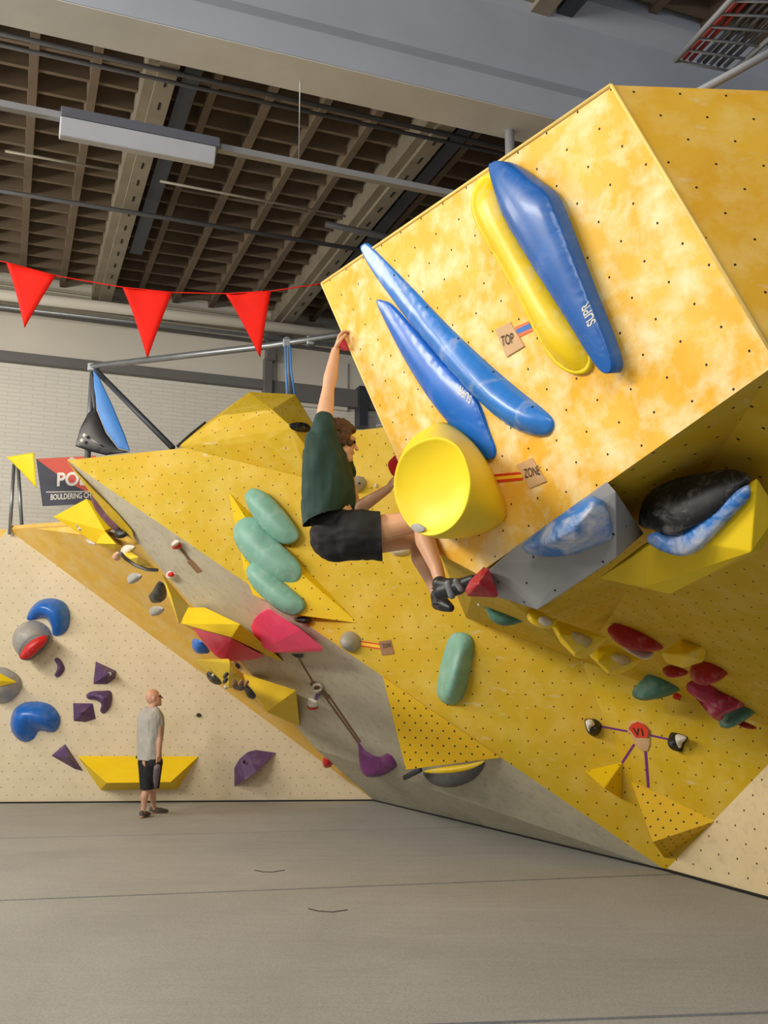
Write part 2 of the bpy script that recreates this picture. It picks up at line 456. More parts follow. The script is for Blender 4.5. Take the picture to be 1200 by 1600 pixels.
def plate(name, pl, px, th, mat, parent=None, h0=0.0, bv=0.0, origin=None):
    bm = bmesh.new()
    lo = [bm.verts.new(pl.on(x, y, h0) ) for x, y in px]; hi_ = [bm.verts.new(v.co + pl.n * th) for v in lo]
    bm.faces.new(hi_); bm.faces.new(lo[::-1])
    for i in range(len(px)): bm.faces.new((lo[i], hi_[i], hi_[(i + 1) % len(px)], lo[(i + 1) % len(px)]))
    o = finish(bm, name, mat, parent, origin)
    if bv: bevel(o, bv)
    return o


# ------------------------------------------------------------------ the floor: strips of grey matting with joints
fl = slab('floor', [Vector((-16, -5, -0.03)), Vector((16, -5, -0.03)), Vector((16, 24, -0.03)), Vector((-16, 24, -0.03))], 0.2, 'gap'); tag(fl, kind='structure')
def seam_y(x, px0, py0, px1, py1):
    a = PZ(px0, py0, 0); b = PZ(px1, py1, 0); return a.y + (b.y - a.y) * (x - a.x) / (b.x - a.x)
seams = [(0, 1310, 560, 1297), (0, 1407, 1000, 1368), (740, 1599, 1200, 1582)]
ys = [lambda x: 20.0] + [(lambda x, s=s: seam_y(x, *s)) for s in seams] + [lambda x: -4.0]
for far, near in zip(ys, ys[1:]):
    xl, xr = -12.0, 9.0; g = 0.024
    slab('mat_panel', [Vector((xl, near(xl) + g, 0)), Vector((xr, near(xr) + g, 0)), Vector((xr, far(xr) - g, 0)), Vector((xl, far(xl) - g, 0))], 0.028, 'floor', fl, away=Vector((0, 0, 50)))
for pts in ([(398, 1360), (410, 1362.5), (425, 1363), (445, 1360)], [(482, 1420), (497, 1424), (520, 1425.5), (543, 1422)]):
    tube_obj('slit', [PZ(x, y, 0.0) for x, y in pts], 0.006, 'gap', fl, 6)

# ------------------------------------------------------------------ climbing walls
A = PZ(585, 1251, 0); D0 = PZ(0, 1255, 0); B = PZ(1040, 1360, 0); C2 = PZ(1200, 1404, 0)
T = PZ(105, 719, 4.8); K = PZ(600, 668, 4.8)
W4 = Plane(T, K, B); WC = Plane(A, D0, A + Vector((0, 0, 1)))
D1 = WC.on(12, 827)
A1 = PY(493, 1170, 14.6)
W3 = Plane(T, A1, B); WK = Plane(A1, A, B)
H1 = W4.on(728, 965); G1 = W4.on(908, 1032)
W6 = Plane(B, C2, B + Vector((0, 0, 1)))
R1 = W6.on(1243, 1150)
W4b = Plane(B, G1, R1)
# boulder
P1 = PZ(503, 443, 4.45); P2 = PZ(955, 133, 4.45)
dd = (P2 - P1).normalized(); nn = Vector((dd.y, -dd.x, 0)).normalized()
tl = math.radians(12)
F1 = Plane(P1, P2, P1 + Vector((0, 0, -1)) * math.cos(tl) - nn * math.sin(tl))
P3 = F1.on(1216, 567); P4 = F1.on(746, 897); P5 = F1.on(688, 866)
F2b = PZ(1200, 143, 4.45); F2 = Plane(P2, F2b, P3)

def struct(o): return tag(o, kind='structure')
wl = WC.on(-260, 1257); wl.z = 0
back = struct(slab('wall_back', [A, Vector((wl.x, wl.y, 0)), WC.on(-260, 1290 - 20), WC.on(-260, 1150), D1], 0.12, 'cream'))
struct(slab('wall_back_left', [D1, WC.on(-260, 1150), WC.on(-260, 826)], 0.12, 'yel_far'))
Mtop = PY(112, 820, 14.3); M2 = T + (A1 - T) * 0.28
struct(slab('wall_slope', [D1, A, A1, M2, Mtop], 0.08, 'yel_far'))
struct(slab('wall_undercut', [T, A1, B], 0.08, 'wgrey'))
struct(slab('wall_kicker', [A1, A, B], 0.08, 'wgrey'))
topr = T + (K - T) * 1.75
struct(slab('wall_main', [T, B, G1, H1, W4.on(760, 700), topr], 0.10, 'yel_main'))
struct(slab('wall_corner', [B, R1, G1], 0.08, 'yel_main'))
C9 = PZ(1420, 1465, 0); R9 = Vector((C9.x, C9.y, 0)); R9.z = R1.z + 0.1
struct(slab('wall_right', [B, C9, R9, R1], 0.10, 'cream2'))
# thin dark strips standing in for the shade where wall meets mats
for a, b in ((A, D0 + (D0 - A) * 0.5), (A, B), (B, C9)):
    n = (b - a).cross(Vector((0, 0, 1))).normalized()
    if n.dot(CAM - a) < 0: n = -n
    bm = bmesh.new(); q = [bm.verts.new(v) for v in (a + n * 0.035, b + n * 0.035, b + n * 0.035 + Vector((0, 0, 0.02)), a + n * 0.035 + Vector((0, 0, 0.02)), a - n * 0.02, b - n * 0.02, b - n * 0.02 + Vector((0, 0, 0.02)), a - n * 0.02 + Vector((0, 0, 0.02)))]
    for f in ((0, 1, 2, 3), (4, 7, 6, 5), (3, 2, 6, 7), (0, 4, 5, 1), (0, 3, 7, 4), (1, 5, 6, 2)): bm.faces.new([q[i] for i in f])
    struct(finish(bm, 'wall_base_shade', 'gap'))

# the big yellow boulder with its roof
bo = empty('climbing_boulder', (P4.x, P4.y, P4.z), 'huge overhanging yellow climbing boulder jutting over the mats at right', 'climbing wall')
TH = 0.06
def bpart(name, poly, mat): return slab(name, poly, TH, mat, bo)
F2r = F2.on(1420, 150); F2l = F2.on(1420, 520)
bpart('front_panel', [P1, P2, P3, P4, P5], 'yel_bright')
bpart('side_panel', [P2, F2r, F2l, P3], 'yel_amber')
R8 = R9 + Vector((0.6, -0.6, 0))
Hh = W4.on(742, 930)
def tri(name, a, b, c, mat): return slab(name, [a, b, c], 0.03, mat, bo)
roof = []
tri('roof_panel', P5, P4, H1, 'yel_main'); tri('roof_panel', P4, G1, H1, 'yel_main'); tri('roof_panel', P4, P3, G1, 'yel_main')
tri('roof_panel', P3, R1, G1, 'yel_main'); tri('roof_panel', P3, F2l, R1, 'yel_main'); tri('roof_panel', F2l, R8, R1, 'yel_main')
K9 = W4.on(760, 700)
bm = bmesh.new(); q = [bm.verts.new(v) for v in (P1, P5, H1, K9)]; bm.faces.new(q[:3]); bm.faces.new((q[0], q[2], q[3])); finish(bm, 'end_panel', 'yel_main', bo)
bm = bmesh.new(); q = [bm.verts.new(v + Vector((0, 0, 0.0))) for v in (P1, P2, F2r, Vector((F2r.x + 1, K9.y - 1, 4.45)), K9)]; bm.faces.new(q[:3]); bm.faces.new((q[0], q[2], q[3], q[4])); finish(bm, 'top_panel', 'yel_amber', bo)
# rounded pale rim along the boulder edges
for a, b, r in ((P1, P2, 0.012), (P2, P3, 0.010), (P1, P5, 0.012)):
    tube_obj('edge_bead', [a, b], r * .8, 'edge_pale', bo, 8)

# ------------------------------------------------------------------ the hall: back wall, waffle ceiling, beams, girder
E2 = Vector((0.931, 0.365, 0)).normalized(); E1 = Vector((-E2.y, E2.x, 0))
def HB(a, b, z): return E2 * a + E1 * b + Vector((0, 0, z))
BW = 18.0
HW = Plane(HB(0, BW, 0), HB(1, BW, 0), HB(0, BW, 1))
RH = Matrix((E2, E1, Vector((0, 0, 1)))).transposed()
ZC = HW.on(0, 436).z
hw = struct(slab('wall_hall', [HB(-14, BW, -0.1), HB(26, BW, -0.1), HB(26, BW, ZC + 0.6), HB(-14, BW, ZC + 0.6)], 0.3, 'block'))
def wband(name, y0, y1, out, mat, parent=hw, a0=-14, a1=26):
    z0 = HW.on(0, y1).z; z1 = HW.on(0, y0).z
    bm = bmesh.new(); box(bm, HB((a0 + a1) / 2, BW - out / 2, (z0 + z1) / 2), a1 - a0, out, z1 - z0, RH); return finish(bm, name, mat, parent)
wband('upper_wall', 486, 550, 0.06, 'bwall_l')
wband('band_beam', 551, 566, 0.16, 'band')
for k in range(6): wband('cladding_rib', 440 + k * 8, 444.5 + k * 8, 0.05, 'bwall')
wband('ledge', 483, 488, 0.12, 'band')
def wrect(name, x0, x1, y0, y1, out, mat):
    p = HW.on(x0, y1); q = HW.on(x1, y0); bm = bmesh.new(); c = (p + q) / 2
    box(bm, c - E1 * out / 2, abs((q - p).dot(E2)), out, abs(q.z - p.z), RH); return finish(bm, name, mat, hw)
wrect('column', 408, 421, 565, 640, 0.25, 'band')
wrect('wall_panel', 430, 541, 570, 632, 0.10, 'bwall_l')
wrect('frame_post', 554, 567, 610, 670, 0.30, 'steel_d')
wrect('cable_channel', 421, 600, 618, 626, 0.18, 'band')
wrect('dark_pier', 412, 426, 528, 568, 0.28, 'band')

ce = struct(slab('ceiling', [HB(-14, -8, ZC + 0.34), HB(26, -8, ZC + 0.34), HB(26, BW, ZC + 0.34), HB(-14, BW, ZC + 0.34)], 0.2, 'concrete', away=Vector((0, 0, 0))))
def rib_mesh(name, L, wb, wt, h):
    bm = bmesh.new(); v = []
    for x in (-L / 2, L / 2):
        v.append([bm.verts.new((x, s * w_, z)) for s, w_, z in ((-1, wb / 2, 0), (1, wb / 2, 0), (1, wt / 2, h), (-1, wt / 2, h))])
    for k in range(4): bm.faces.new((v[0][k], v[1][k], v[1][(k + 1) % 4], v[0][(k + 1) % 4]))
    bm.faces.new(v[0][::-1]); bm.faces.new(v[1]); bmesh.ops.recalc_face_normals(bm, faces=bm.faces)
    me = bpy.data.meshes.new(name); bm.to_mesh(me); bm.free(); me.materials.append(M['concrete']); return me
def aof(px, py, z=None): q = PZ(px, py, ZC if z is None else z); return q.dot(E2)
def bof(px, py, z): return PZ(px, py, z).dot(E1)
a_b1 = aof(248, 120, ZC - 0.1); a_b2 = aof(683, 190, ZC - 0.1)
step = (a_b2 - a_b1) / 5.0
rm = rib_mesh('coffer_rib', BW + 8, 0.10, 0.17, 0.5)
rm2 = rib_mesh('coffer_rib_cross', 40, 0.06, 0.12, 0.5)
def child_at(name, me, parent, loc, rz):
    o = bpy.data.objects.new(name, me); COL.objects.link(o); o.parent = parent; o.location = Vector(loc) - parent.location; o.rotation_euler = (0, 0, rz); return o
az1 = math.atan2(E1.y, E1.x); az2 = math.atan2(E2.y, E2.x)
k = -9
while k < 18:
    a = a_b1 + k * step + 0.0
    if k % 5 != 0: child_at('coffer_rib', rm, ce, HB(a, (BW - 8) / 2, ZC), az1)
    k += 1
b = BW - 0.3
while b > 0:
    child_at('coffer_rib', rm2, ce, HB(6, b, ZC + 0.03), az2); b -= 0.46
# deep beams with a slotted steel channel below
chan = []
for i, k in enumerate((-5, 0, 5, 10)):
    a = a_b1 + k * step
    bm = bmesh.new(); box(bm, HB(a, (BW + 2) / 2, ZC + 0.05), 0.34, BW - 2, 0.5, RH); finish(bm, 'ceiling_beam', 'concrete_l', ce)
    nm = ['slotted steel channel under the ceiling beam at far left edge', 'slotted steel channel under the ceiling beam behind the long lamp', 'slotted steel channel under the ceiling beam above the climber', 'slotted steel channel under the ceiling beam behind the boulder'][i]
    if i in (1, 2):
        th = empty('cable_channel', HB(a + 0.10, 10, ZC - 0.28), nm, 'channel')
        bm = bmesh.new(); box(bm, HB(a + 0.06, (BW + 3) / 2, ZC - 0.235), 0.22, BW - 3.4, 0.06, RH); finish(bm, 'channel_body', 'concrete_l', th)
        bm = bmesh.new(); box(bm, HB(a + 0.34, (BW + 1) / 2, ZC - 0.20), 0.2, BW - 6, 0.05, RH); finish(bm, 'side_tray', 'steel_d', th)
        for j in range(26):
            bm = bmesh.new(); box(bm, HB(a + 0.06, 4.5 + j * 0.5, ZC - 0.266), 0.025, 0.16, 0.008, RH); finish(bm, 'slot', 'gap', th)
# girder: chamfered concrete profile along E2
zg = 7.55
bg = bof(0, 38, zg)
prof = [(0, 0), (-0.52, 0.0), (-0.52, 0.30), (-0.36, 0.52), (-0.36, 1.25), (-0.52, 1.45), (-0.52, 2.2), (0, 2.2), (0, 1.45), (-0.12, 1.25), (-0.12, 0.52), (0, 0.30)]
bm = bmesh.new()
r0 = [bm.verts.new(HB(-14, bg + x, zg + z)) for x, z in prof]; r1 = [bm.verts.new(HB(26, bg + x, zg + z)) for x, z in prof]
for i in range(len(prof)): j = (i + 1) % len(prof); bm.faces.new((r0[i], r1[i], r1[j], r0[j]))
bm.faces.new(r0); bm.faces.new(r1[::-1])
gd = struct(finish(bm, 'trim_girder', 'girder'))
bm = bmesh.new(); box(bm, HB(6, bg - 0.26, zg - 0.004), 40, 0.50, 0.008, RH); finish(bm, 'girder_underside', 'girder_b', gd)

# linear lamp and its trunking
zl = 6.6
bl = bof(218, 222, zl)
def al(px, py): d = ray(px, py); n = E1; t = (E1 * bl - CAM).dot(n) / d.dot(n); return (CAM + d * t)
l0 = al(93, 200).dot(E2); l1 = al(340, 240).dot(E2); zz = al(218, 212).z
lp = empty('linear_lamp', HB((l0 + l1) / 2, bl, zz), 'long unlit white linear lamp hanging in front of the ceiling', 'lamp')
bm = bmesh.new(); box(bm, HB((l0 + l1) / 2, bl, zz + 0.03), l1 - l0, 0.22, 0.09, RH); bevel(finish(bm, 'housing', 'lamp_b', lp), 0.01)
hull('diffuser', [HB(a, bl + s * w_, zz + z) for a in (l0, l1 - 0.03) for s, w_, z in ((-1, .10, -0.015), (1, .10, -0.015), (-1, .04, -0.16), (1, .04, -0.16))], 'lamp', lp, 0.01)
for a, s, lab in ((l0, -1, 'pale lamp trunking rail running left of the long lamp'), (l1, 1, 'pale lamp trunking rail running right from the long lamp toward the boulder')):
    bm = bmesh.new(); L = 9.0; box(bm, HB(a + s * L / 2, bl, zz + 0.03), L, 0.07, 0.06, RH); tag(finish(bm, 'lamp_rail', 'pipe_white'), lab, 'rail', 'lamp trunking rails')
for px, y0 in ((467, 165),):
    q = al(px, 250); tag(tube_obj('hanger_wire', [q, Vector((q.x, q.y, ZC + 0.05))], 0.006, 'steel', None, 5), 'thin vertical wire holding the lamp rail', 'wire')

def conduit(name, p0, p1, z, r, mat, lab, ext=0.0):
    a = PZ(*p0, z); c = PZ(*p1, z); d = (c - a).normalized()
    tag(tube_obj(name, [a - d * ext, c + d * ext], r, mat, None, 8), lab, 'pipe')
conduit('conduit', (0, 52), (600, 188), ZC - 0.3, 0.03, 'conduit', 'dark conduit along the ceiling just behind the girder, upper of two', 2)
conduit('conduit', (0, 70), (620, 205), ZC - 0.35, 0.025, 'conduit', 'dark conduit along the ceiling just behind the girder, lower of two', 2)
conduit('conduit', (0, 298), (560, 390), ZC - 0.4, 0.035, 'conduit', 'dark conduit crossing the ceiling below the long lamp', 3)
conduit('conduit', (8, 236), (185, 268), ZC - 0.35, 0.018, 'conduit_p', 'thin pale conduit crossing the left ceiling bay', 0)
conduit('conduit', (250, 283), (540, 338), ZC - 0.35, 0.018, 'conduit_p', 'thin pale conduit crossing the middle ceiling bay', 0)
conduit('sprinkler_pipe', (604, 370), (700, 390), ZC - 0.5, 0.05, 'conduit', 'grey pipe at the ceiling just behind the boulder edge', 1)
# pale round duct in front of the back wall
d0 = Plane(HB(0, BW - 0.5, 0), HB(1, BW - 0.5, 0), HB(0, BW - 0.5, 1))
tag(tube_obj('duct', [d0.on(-300, 425), d0.on(900, 566)], 0.10, 'bwall_l', None, 14), 'long pale round duct below the far end of the ceiling', 'duct')
tag(tube_obj('duct', [d0.on(-300, 445), d0.on(900, 582)], 0.035, 'steel', None, 8), 'thin metal pipe running under the pale duct', 'pipe')
q0 = d0.on(333, 462); tag(tube_obj('hanger_wire', [q0, Vector((q0.x, q0.y, ZC))], 0.008, 'steel', None, 5), 'thin vertical wire above the rightmost red flag', 'wire')
# cable ladder, steel tube and post by the girder at upper right
zt = 7.9
ct = empty('cable_ladder', PZ(1120, 60, zt), 'cable ladder with red and grey cables beside the girder at upper right', 'cable tray')
t0, t1 = PZ(1055, 95, zt), PZ(1160, -20, zt); s0, s1 = PZ(1145, 112, zt), PZ(1290, -20, zt)
for a, c in ((t0, t1), (s0, s1)): tube_obj('side_rail', [a, c], 0.03, 'pipe_white', ct, 6)
for k in range(7):
    t = k / 6; tube_obj('rung', [t0.lerp(t1, t), s0.lerp(s1, t)], 0.014, 'pipe_white', ct, 6)
for k, mt in ((0.15, 'trayred'), (0.26, 'trayred'), (0.4, 'steel'), (0.5, 'conduit'), (0.62, 'steel'), (0.74, 'conduit'), (0.86, 'steel')):
    tube_obj('cable', [t0.lerp(s0, k) + Vector((0, 0, 0.04)), t1.lerp(s1, k) + Vector((0, 0, 0.04))], 0.022, mt, ct, 6)
tag(tube_obj('steel_tube', [PY(1085, 147, 4.6), PY(1290, 35, 4.6)], 0.022, 'pipe_white', None, 10), 'shiny steel tube rising behind the boulder top at upper right', 'tube')
hq = PZ(796, 204, zg)
tag(tube_obj('hanging_post', [hq, hq - Vector((0, 0, .4)), hq - Vector((0, 0, 1.2))], 0.05, 'pipe_white', None, 10), 'short pale post between the girder and the boulder top edge', 'post')

# ------------------------------------------------------------------ climbing holds
def c4(*p): return [(x / 3, y / 3 + 700) for x, y in p]
def c5(*p): return [(x / 3, y / 3 + 900) for x, y in p]
def c7(*p): return [(x / 3 + 240, y / 3 + 880) for x, y in p]
def c8(*p): return [(x / 3 + 800, y / 3 + 700) for x, y in p]
def c2(*p): return [(x / 2.3077 + 680, y / 2.3077 + 820) for x, y in p]
def c9(*p): return [(x / 3.5294 + 860, y / 3.5294 + 1080) for x, y in p]
def c6(*p): return [(x / 3 + 400, y / 3 + 480) for x, y in p]
def hz(pts, *h): return [(x, y, k) for (x, y), k in zip(pts, h)]
HOLD = 'climbing hold'; VOL = 'climbing volume'
from mathutils.bvhtree import BVHTree
def wloc(o):
    w_ = Vector()
    while o is not None: w_ += o.location; o = o.parent
    return w_
def bvh(o):
    w_ = wloc(o); return BVHTree.FromPolygons([v.co + w_ for v in o.data.vertices], [list(p.vertices) for p in o.data.polygons])
def spot(o, x, y, r, mat='gap'):
    hit = bvh(o).ray_cast(CAM, ray(x, y).normalized())
    if hit[0] is None: return
    n = hit[1] if hit[1].dot(CAM - hit[0]) > 0 else -hit[1]
    a = n.orthogonal().normalized(); b = n.cross(a); bm = bmesh.new(); q = hit[0] + n * .0015
    vs = [bm.verts.new(q + (a * math.cos(t) + b * math.sin(t)) * r) for t in [k * math.pi / 5 for k in range(10)]]; lo = [bm.verts.new(v.co - n * .006) for v in vs]; bm.faces.new(vs)
    for k in range(10): bm.faces.new((vs[k], lo[k], lo[(k + 1) % 10], vs[(k + 1) % 10]))
    return finish(bm, 'bolt_hole', mat, o)
def drape(t, o, lift=.003):
    "lay flat lettering onto the curved face of a hold"
    tr = bvh(o); w_ = wloc(t)
    for v in t.data.vertices:
        d = (v.co + w_ - CAM).normalized(); h = tr.ray_cast(CAM, d)
        if h[0] is not None: v.co = h[0] - d * lift - w_
def bolt(o, pl, x, y, h, r=0.012, mat='gap'):
    bm = bmesh.new(); q = pl.on(x, y, h)
    vs = [bm.verts.new(q + (pl.u * math.cos(t) + pl.v * math.sin(t)) * r) for t in [k * math.pi / 4 for k in range(8)]]
    lo = [bm.verts.new(v.co - pl.n * 0.02) for v in vs]
    bm.faces.new(vs)
    for k in range(8): bm.faces.new((vs[k], lo[k], lo[(k + 1) % 8], vs[(k + 1) % 8]))
    return finish(bm, 'bolt_hole', mat, o)

# --- on the cream back wall
G = 'holds on the cream back wall'
o = inflate('blue_hold', WC, c5((126, 200), (138, 165), (165, 130), (200, 110), (250, 105), (300, 122), (325, 165), (326, 220), (310, 260), (275, 280), (250, 276), (240, 235), (212, 196), (170, 203), (140, 208)), 0.30, 'blue', dent=[(70, 978, 0.12, 0.06)])
tag(o, 'glossy blue hooked hold above the grey hold on the cream wall', HOLD, G)
o = inflate('grey_hold', WC, c5((60, 290), (75, 250), (120, 215), (180, 212), (225, 240), (247, 290), (235, 325), (190, 365), (130, 392), (100, 385), (65, 335)), 0.34, 'hgrey')
tag(o, 'round grey hold with a red lip on the cream wall', HOLD, G)
WCo = Plane(WC.p, WC.p + WC.u, WC.p + WC.v)
inflate('red_lip', WCo, c5((106, 384), (110, 360), (130, 328), (165, 300), (215, 279), (228, 292), (222, 315), (190, 350), (155, 382), (125, 392)), 0.10, 'red', o, h0=0.27, edge=0.12)
inflate('inner_lip', WCo, c5((100, 375), (104, 340), (135, 300), (180, 276), (225, 276), (235, 300), (200, 350), (150, 390), (115, 393)), 0.03, 'conduit', o, h0=0.24, edge=0.11)
o = inflate('blue_hold', WC, c5((50, 690), (65, 630), (110, 595), (180, 588), (240, 605), (278, 650), (280, 695), (255, 730), (215, 728), (182, 725), (160, 760), (125, 777), (85, 765), (58, 730)), 0.36, 'blue', dent=[(52, 1136, 0.16, 0.12)])
tag(o, 'big glossy blue bean-shaped hold at lower left of the cream wall', HOLD, G)
o = inflate('grey_hold', WC, c5((-70, 500), (-30, 440), (20, 428), (80, 460), (103, 500), (90, 545), (50, 585), (0, 595), (-50, 570)), 0.34, 'hgrey')
tag(o, 'large grey hold with a yellow wedge at the left picture edge', HOLD, G)
facet('yellow_wedge', WC, hz(c5((-60, 440), (0, 455), (82, 498), (0, 518), (-60, 520), (0, 490)), .3, .34, .22, .34, .3, .40), 'yhold', o)
o = inflate('purple_crescent_hold', WC, c5((256, 392), (272, 383), (290, 400), (302, 425), (302, 440), (290, 460), (270, 475), (256, 464), (266, 445), (270, 420)), 0.09, 'purple')
tag(o, 'small purple crescent hold right of the grey hold', HOLD, G)
o = facet('purple_pyramid_hold', WC, hz(c5((448, 400), (545, 445), (540, 480), (500, 508), (437, 507), (505, 460)), 0, 0, 0, 0, 0, .28), 'purple')
tag(o, 'purple pyramid hold with a bolt, upper right of the purple group', HOLD, G); bolt(o, WC, 171, 1053, 0.22, 0.03, 'hgrey')
o = inflate('purple_bean_hold', WC, c5((405, 558), (430, 541), (480, 538), (520, 541), (524, 590), (510, 625), (485, 645), (470, 630), (476, 600), (450, 580), (415, 577)), 0.17, 'purple')
tag(o, 'purple hooked hold with chalk smear beside the purple square hold', HOLD, G)
o = facet('purple_square_hold', WC, hz(c5((342, 595), (435, 597), (450, 670), (400, 685), (345, 680), (385, 645)), 0, 0, 0, 0, 0, .2), 'purple')
tag(o, 'flat purple square hold left of the hooked purple hold', HOLD, G); bolt(o, WC, 128.5, 1115, 0.19, 0.02)
o = facet('purple_triangle_hold', WC, hz(c5((305, 787), (390, 915), (350, 905), (240, 842), (318, 850)), 0, 0, 0, 0, .24), 'purple')
tag(o, 'purple triangular hold at the left corner of the yellow trapezoid volume', HOLD, G)
o = facet('yellow_trapezoid_volume', WC, hz(c5((362, 843), (932, 845), (470, 1003), (830, 1000), (500, 970), (800, 966)), 0, 0, 0, 0, .42, .42), 'yel_volp')
tag(o, 'long yellow trapezoid volume behind the standing man', VOL); bolt(o, WC, 215, 1183, 0.05, 0.03)
o = inflate('black_chip_hold', WC, c5((920, 650), (930, 642), (944, 650), (938, 660), (924, 660)), 0.05, 'black')
tag(o, 'tiny black hold on the cream wall right of the standing man', HOLD, G)
o = facet('purple_slab_hold', WC, hz(c7((378, 1045), (378, 960), (400, 920), (440, 885), (480, 875), (575, 888), (480, 980), (430, 1015)), .0, .0, .02, .02, .0, .0, .34, .30), 'purple')
tag(o, 'large purple slab hold low on the cream wall right of the man', HOLD, G)
for x, y in ((425, 930), (425, 935)): bolt(o, WC, x / 3 + 240, y / 3 + 880, 0.2, 0.02)
o = inflate('red_chip_hold', WK, c7((795, 915), (815, 918), (838, 942), (826, 952), (800, 940)), 0.08, 'red')
tag(o, 'small red hold at the low end of the grey undercut wall', HOLD)

# --- on the diagonal yellow wall (far left) and the grey undercut
WS = Plane(D1, A, A1)
o = hull('yellow_wedge_volume', [PY(x, y, Y) for (x, y), Y in zip(c4((250, 322), (405, 238), (425, 246), (535, 372), (490, 388), (300, 350), (420, 430), (455, 445)), (14.0, 13.6, 13.6, 13.4, 13.3, 13.9, 13.7, 13.6))] + [PY(x, y, 14.5) for x, y in c4((270, 325), (420, 260), (520, 380), (430, 425))], 'yel_volp')
tag(o, 'bright yellow wedge volume in front of the sponsor banner', VOL)
o = hull('yellow_block_volume', [PY(x, y, Y) for (x, y), Y in zip(c4((490, 388), (575, 462), (530, 480), (450, 447), (545, 450)), (13.2, 13.3, 13.3, 13.3, 13.0))] + [PY(x, y, 14.0) for x, y in c4((490, 400), (560, 460), (470, 445))], 'yel_volp')
tag(o, 'small yellow block volume just below the bright wedge volume', VOL)
LW = Plane(PY(142, 775, 12.95), PY(195, 840, 13.05), PY(150, 830, 13.6))
o = inflate('maroon_long_hold', LW, c4((428, 225), (447, 240), (500, 308), (552, 368), (556, 385), (540, 385), (500, 350), (446, 280)), 0.03, plain('hold_mauve', (110, 70, 84), 0.5, 0.15, 6, 0.2))
tag(o, 'long mauve hold tucked along the grey wall edge near the banner', HOLD)
o = inflate('black_hold', LW, c4((545, 380), (565, 382), (592, 405), (585, 418), (562, 415)), 0.08, 'black')
tag(o, 'black hold just below the long mauve hold', HOLD)
o = hull('yellow_fin_panel', [PY(x, y, Y) for (x, y), Y in zip(c4((310, 60), (350, 100), (415, 180), (560, 390), (632, 435), (618, 385), (545, 300), (430, 190)), (12.57, 12.7, 12.9, 13.1, 13.0, 12.85, 12.75, 12.6))], 'yel_main', None, 0)
tag(o, 'thin yellow fin under the tip of the big yellow wall', VOL)
def pebble(name, pl, pts, H, mat, label, **k):
    o = inflate(name, pl, pts, H, mat, **k); tag(o, label, HOLD); return o
WV = Plane(*[PY(x, y, Y) for (x, y), Y in zip(c4((300, 350), (535, 372), (455, 445)), (13.9, 13.4, 13.6))])
WSf = Plane(D1 + WS.n * 0.1, A + WS.n * 0.1, A1 + WS.n * 0.1)
pebble('grey_pebble_hold', WS, c4((572, 470), (585, 460), (615, 460), (632, 472), (615, 485), (585, 484)), 0.09, 'chalk', 'pale grey pebble hold above the yellow boat-shaped volume')
pebble('pink_chip_hold', WS, c4((528, 505), (545, 490), (560, 500), (562, 522), (545, 520)), 0.03, plain('chip_pinkish', (216, 170, 140), 0.6), 'faded pink flat hold on the far yellow wall')
pebble('grey_pebble_hold', WS, c4((600, 602), (615, 590), (645, 592), (664, 605), (645, 622), (615, 618)), 0.10, 'hgrey', 'grey pebble hold below the yellow boat-shaped volume')
pebble('grey_pebble_hold', WS, c4((702, 758), (715, 745), (745, 745), (768, 760), (750, 776), (715, 772)), 0.10, 'hgrey', 'grey pebble hold below the black teardrop hold')
pebble('black_teardrop_hold', WS, c4((698, 692), (715, 670), (735, 635), (748, 628), (768, 645), (778, 680), (772, 710), (745, 714), (715, 705)), 0.14, 'black', 'black teardrop hold on the far yellow wall')
pebble('blue_chip_hold', WV, c4((362, 355), (372, 348), (382, 352), (382, 372), (370, 376)), 0.05, 'hgrey', 'small grey-blue hold on the bright yellow wedge volume')
pebble('cream_chip_hold', WV, c4((370, 378), (382, 366), (394, 380), (380, 390)), 0.05, 'chalk', 'tiny cream hold beside the grey-blue chip on the wedge volume')
pebble('grey_sliver_hold', WV, c4((405, 430), (420, 430), (448, 448), (440, 455), (415, 445)), 0.03, 'chalk', 'pale sliver hold under the bright yellow wedge volume')
o = hull('yellow_boat_volume', [WS.on(x, y, h) for (x, y), h in zip(c4((565, 490), (610, 486), (690, 530), (735, 570), (640, 545), (610, 520), (650, 510)), (0, 0.0, .1, .0, .2, .2, .28))], 'yel_volp'); tag(o, 'yellow boat-shaped volume with dark rim on the far yellow wall', VOL)
tube_obj('dark_rim', [WS.on(x, y, .16) for x, y in c4((567, 494), (590, 520), (640, 552), (690, 570), (735, 572))], 0.018, 'conduit', o, 6)
o = hull('yellow_prow_volume', [WS.on(x, y, h) for (x, y), h in zip(c4((760, 590), (772, 600), (888, 740), (840, 832), (790, 700), (800, 690)), (0.05, .0, .3, 0, 0, .4))], 'yel_volp'); tag(o, 'narrow yellow prow volume right of the black teardrop hold', VOL)

def route_tag(pl, px, label, mat='wood', th=0.008):
    o = plate('route_tag', pl, px, th, mat, bv=0.002); return tag(o, label, 'tag')
def tape(pl, pts, mat, label, th=0.004, h0=0.0):
    o = plate('tape_strip', pl, pts, th, mat, h0=h0); return tag(o, label, 'tape')
W3o = W3
rt = route_tag(W3, c4((877, 532), (900, 523), (948, 575), (925, 585)), 'small brown route tag on the upper grey undercut wall', 'wood_d')
for k, d in enumerate((0, 9)):
    tape(W3, c4((840 + d, 470), (845 + d, 468), (888 + d, 524), (883 + d, 527)), 'tapebrown', ['upper-left of two thin brown tape strips below the red and white hold', 'lower-right of two thin brown tape strips below the red and white hold'][k])
o = inflate('red_white_hold', W3, c4((810, 442), (820, 433), (840, 440), (852, 462), (838, 470), (820, 460)), 0.07, 'red'); tag(o, 'small red and white hold at the head of the brown tape strips', HOLD)
inflate('white_face', W3, c4((810, 442), (820, 433), (838, 440), (830, 456), (818, 455)), 0.05, 'white', o, h0=0.05)
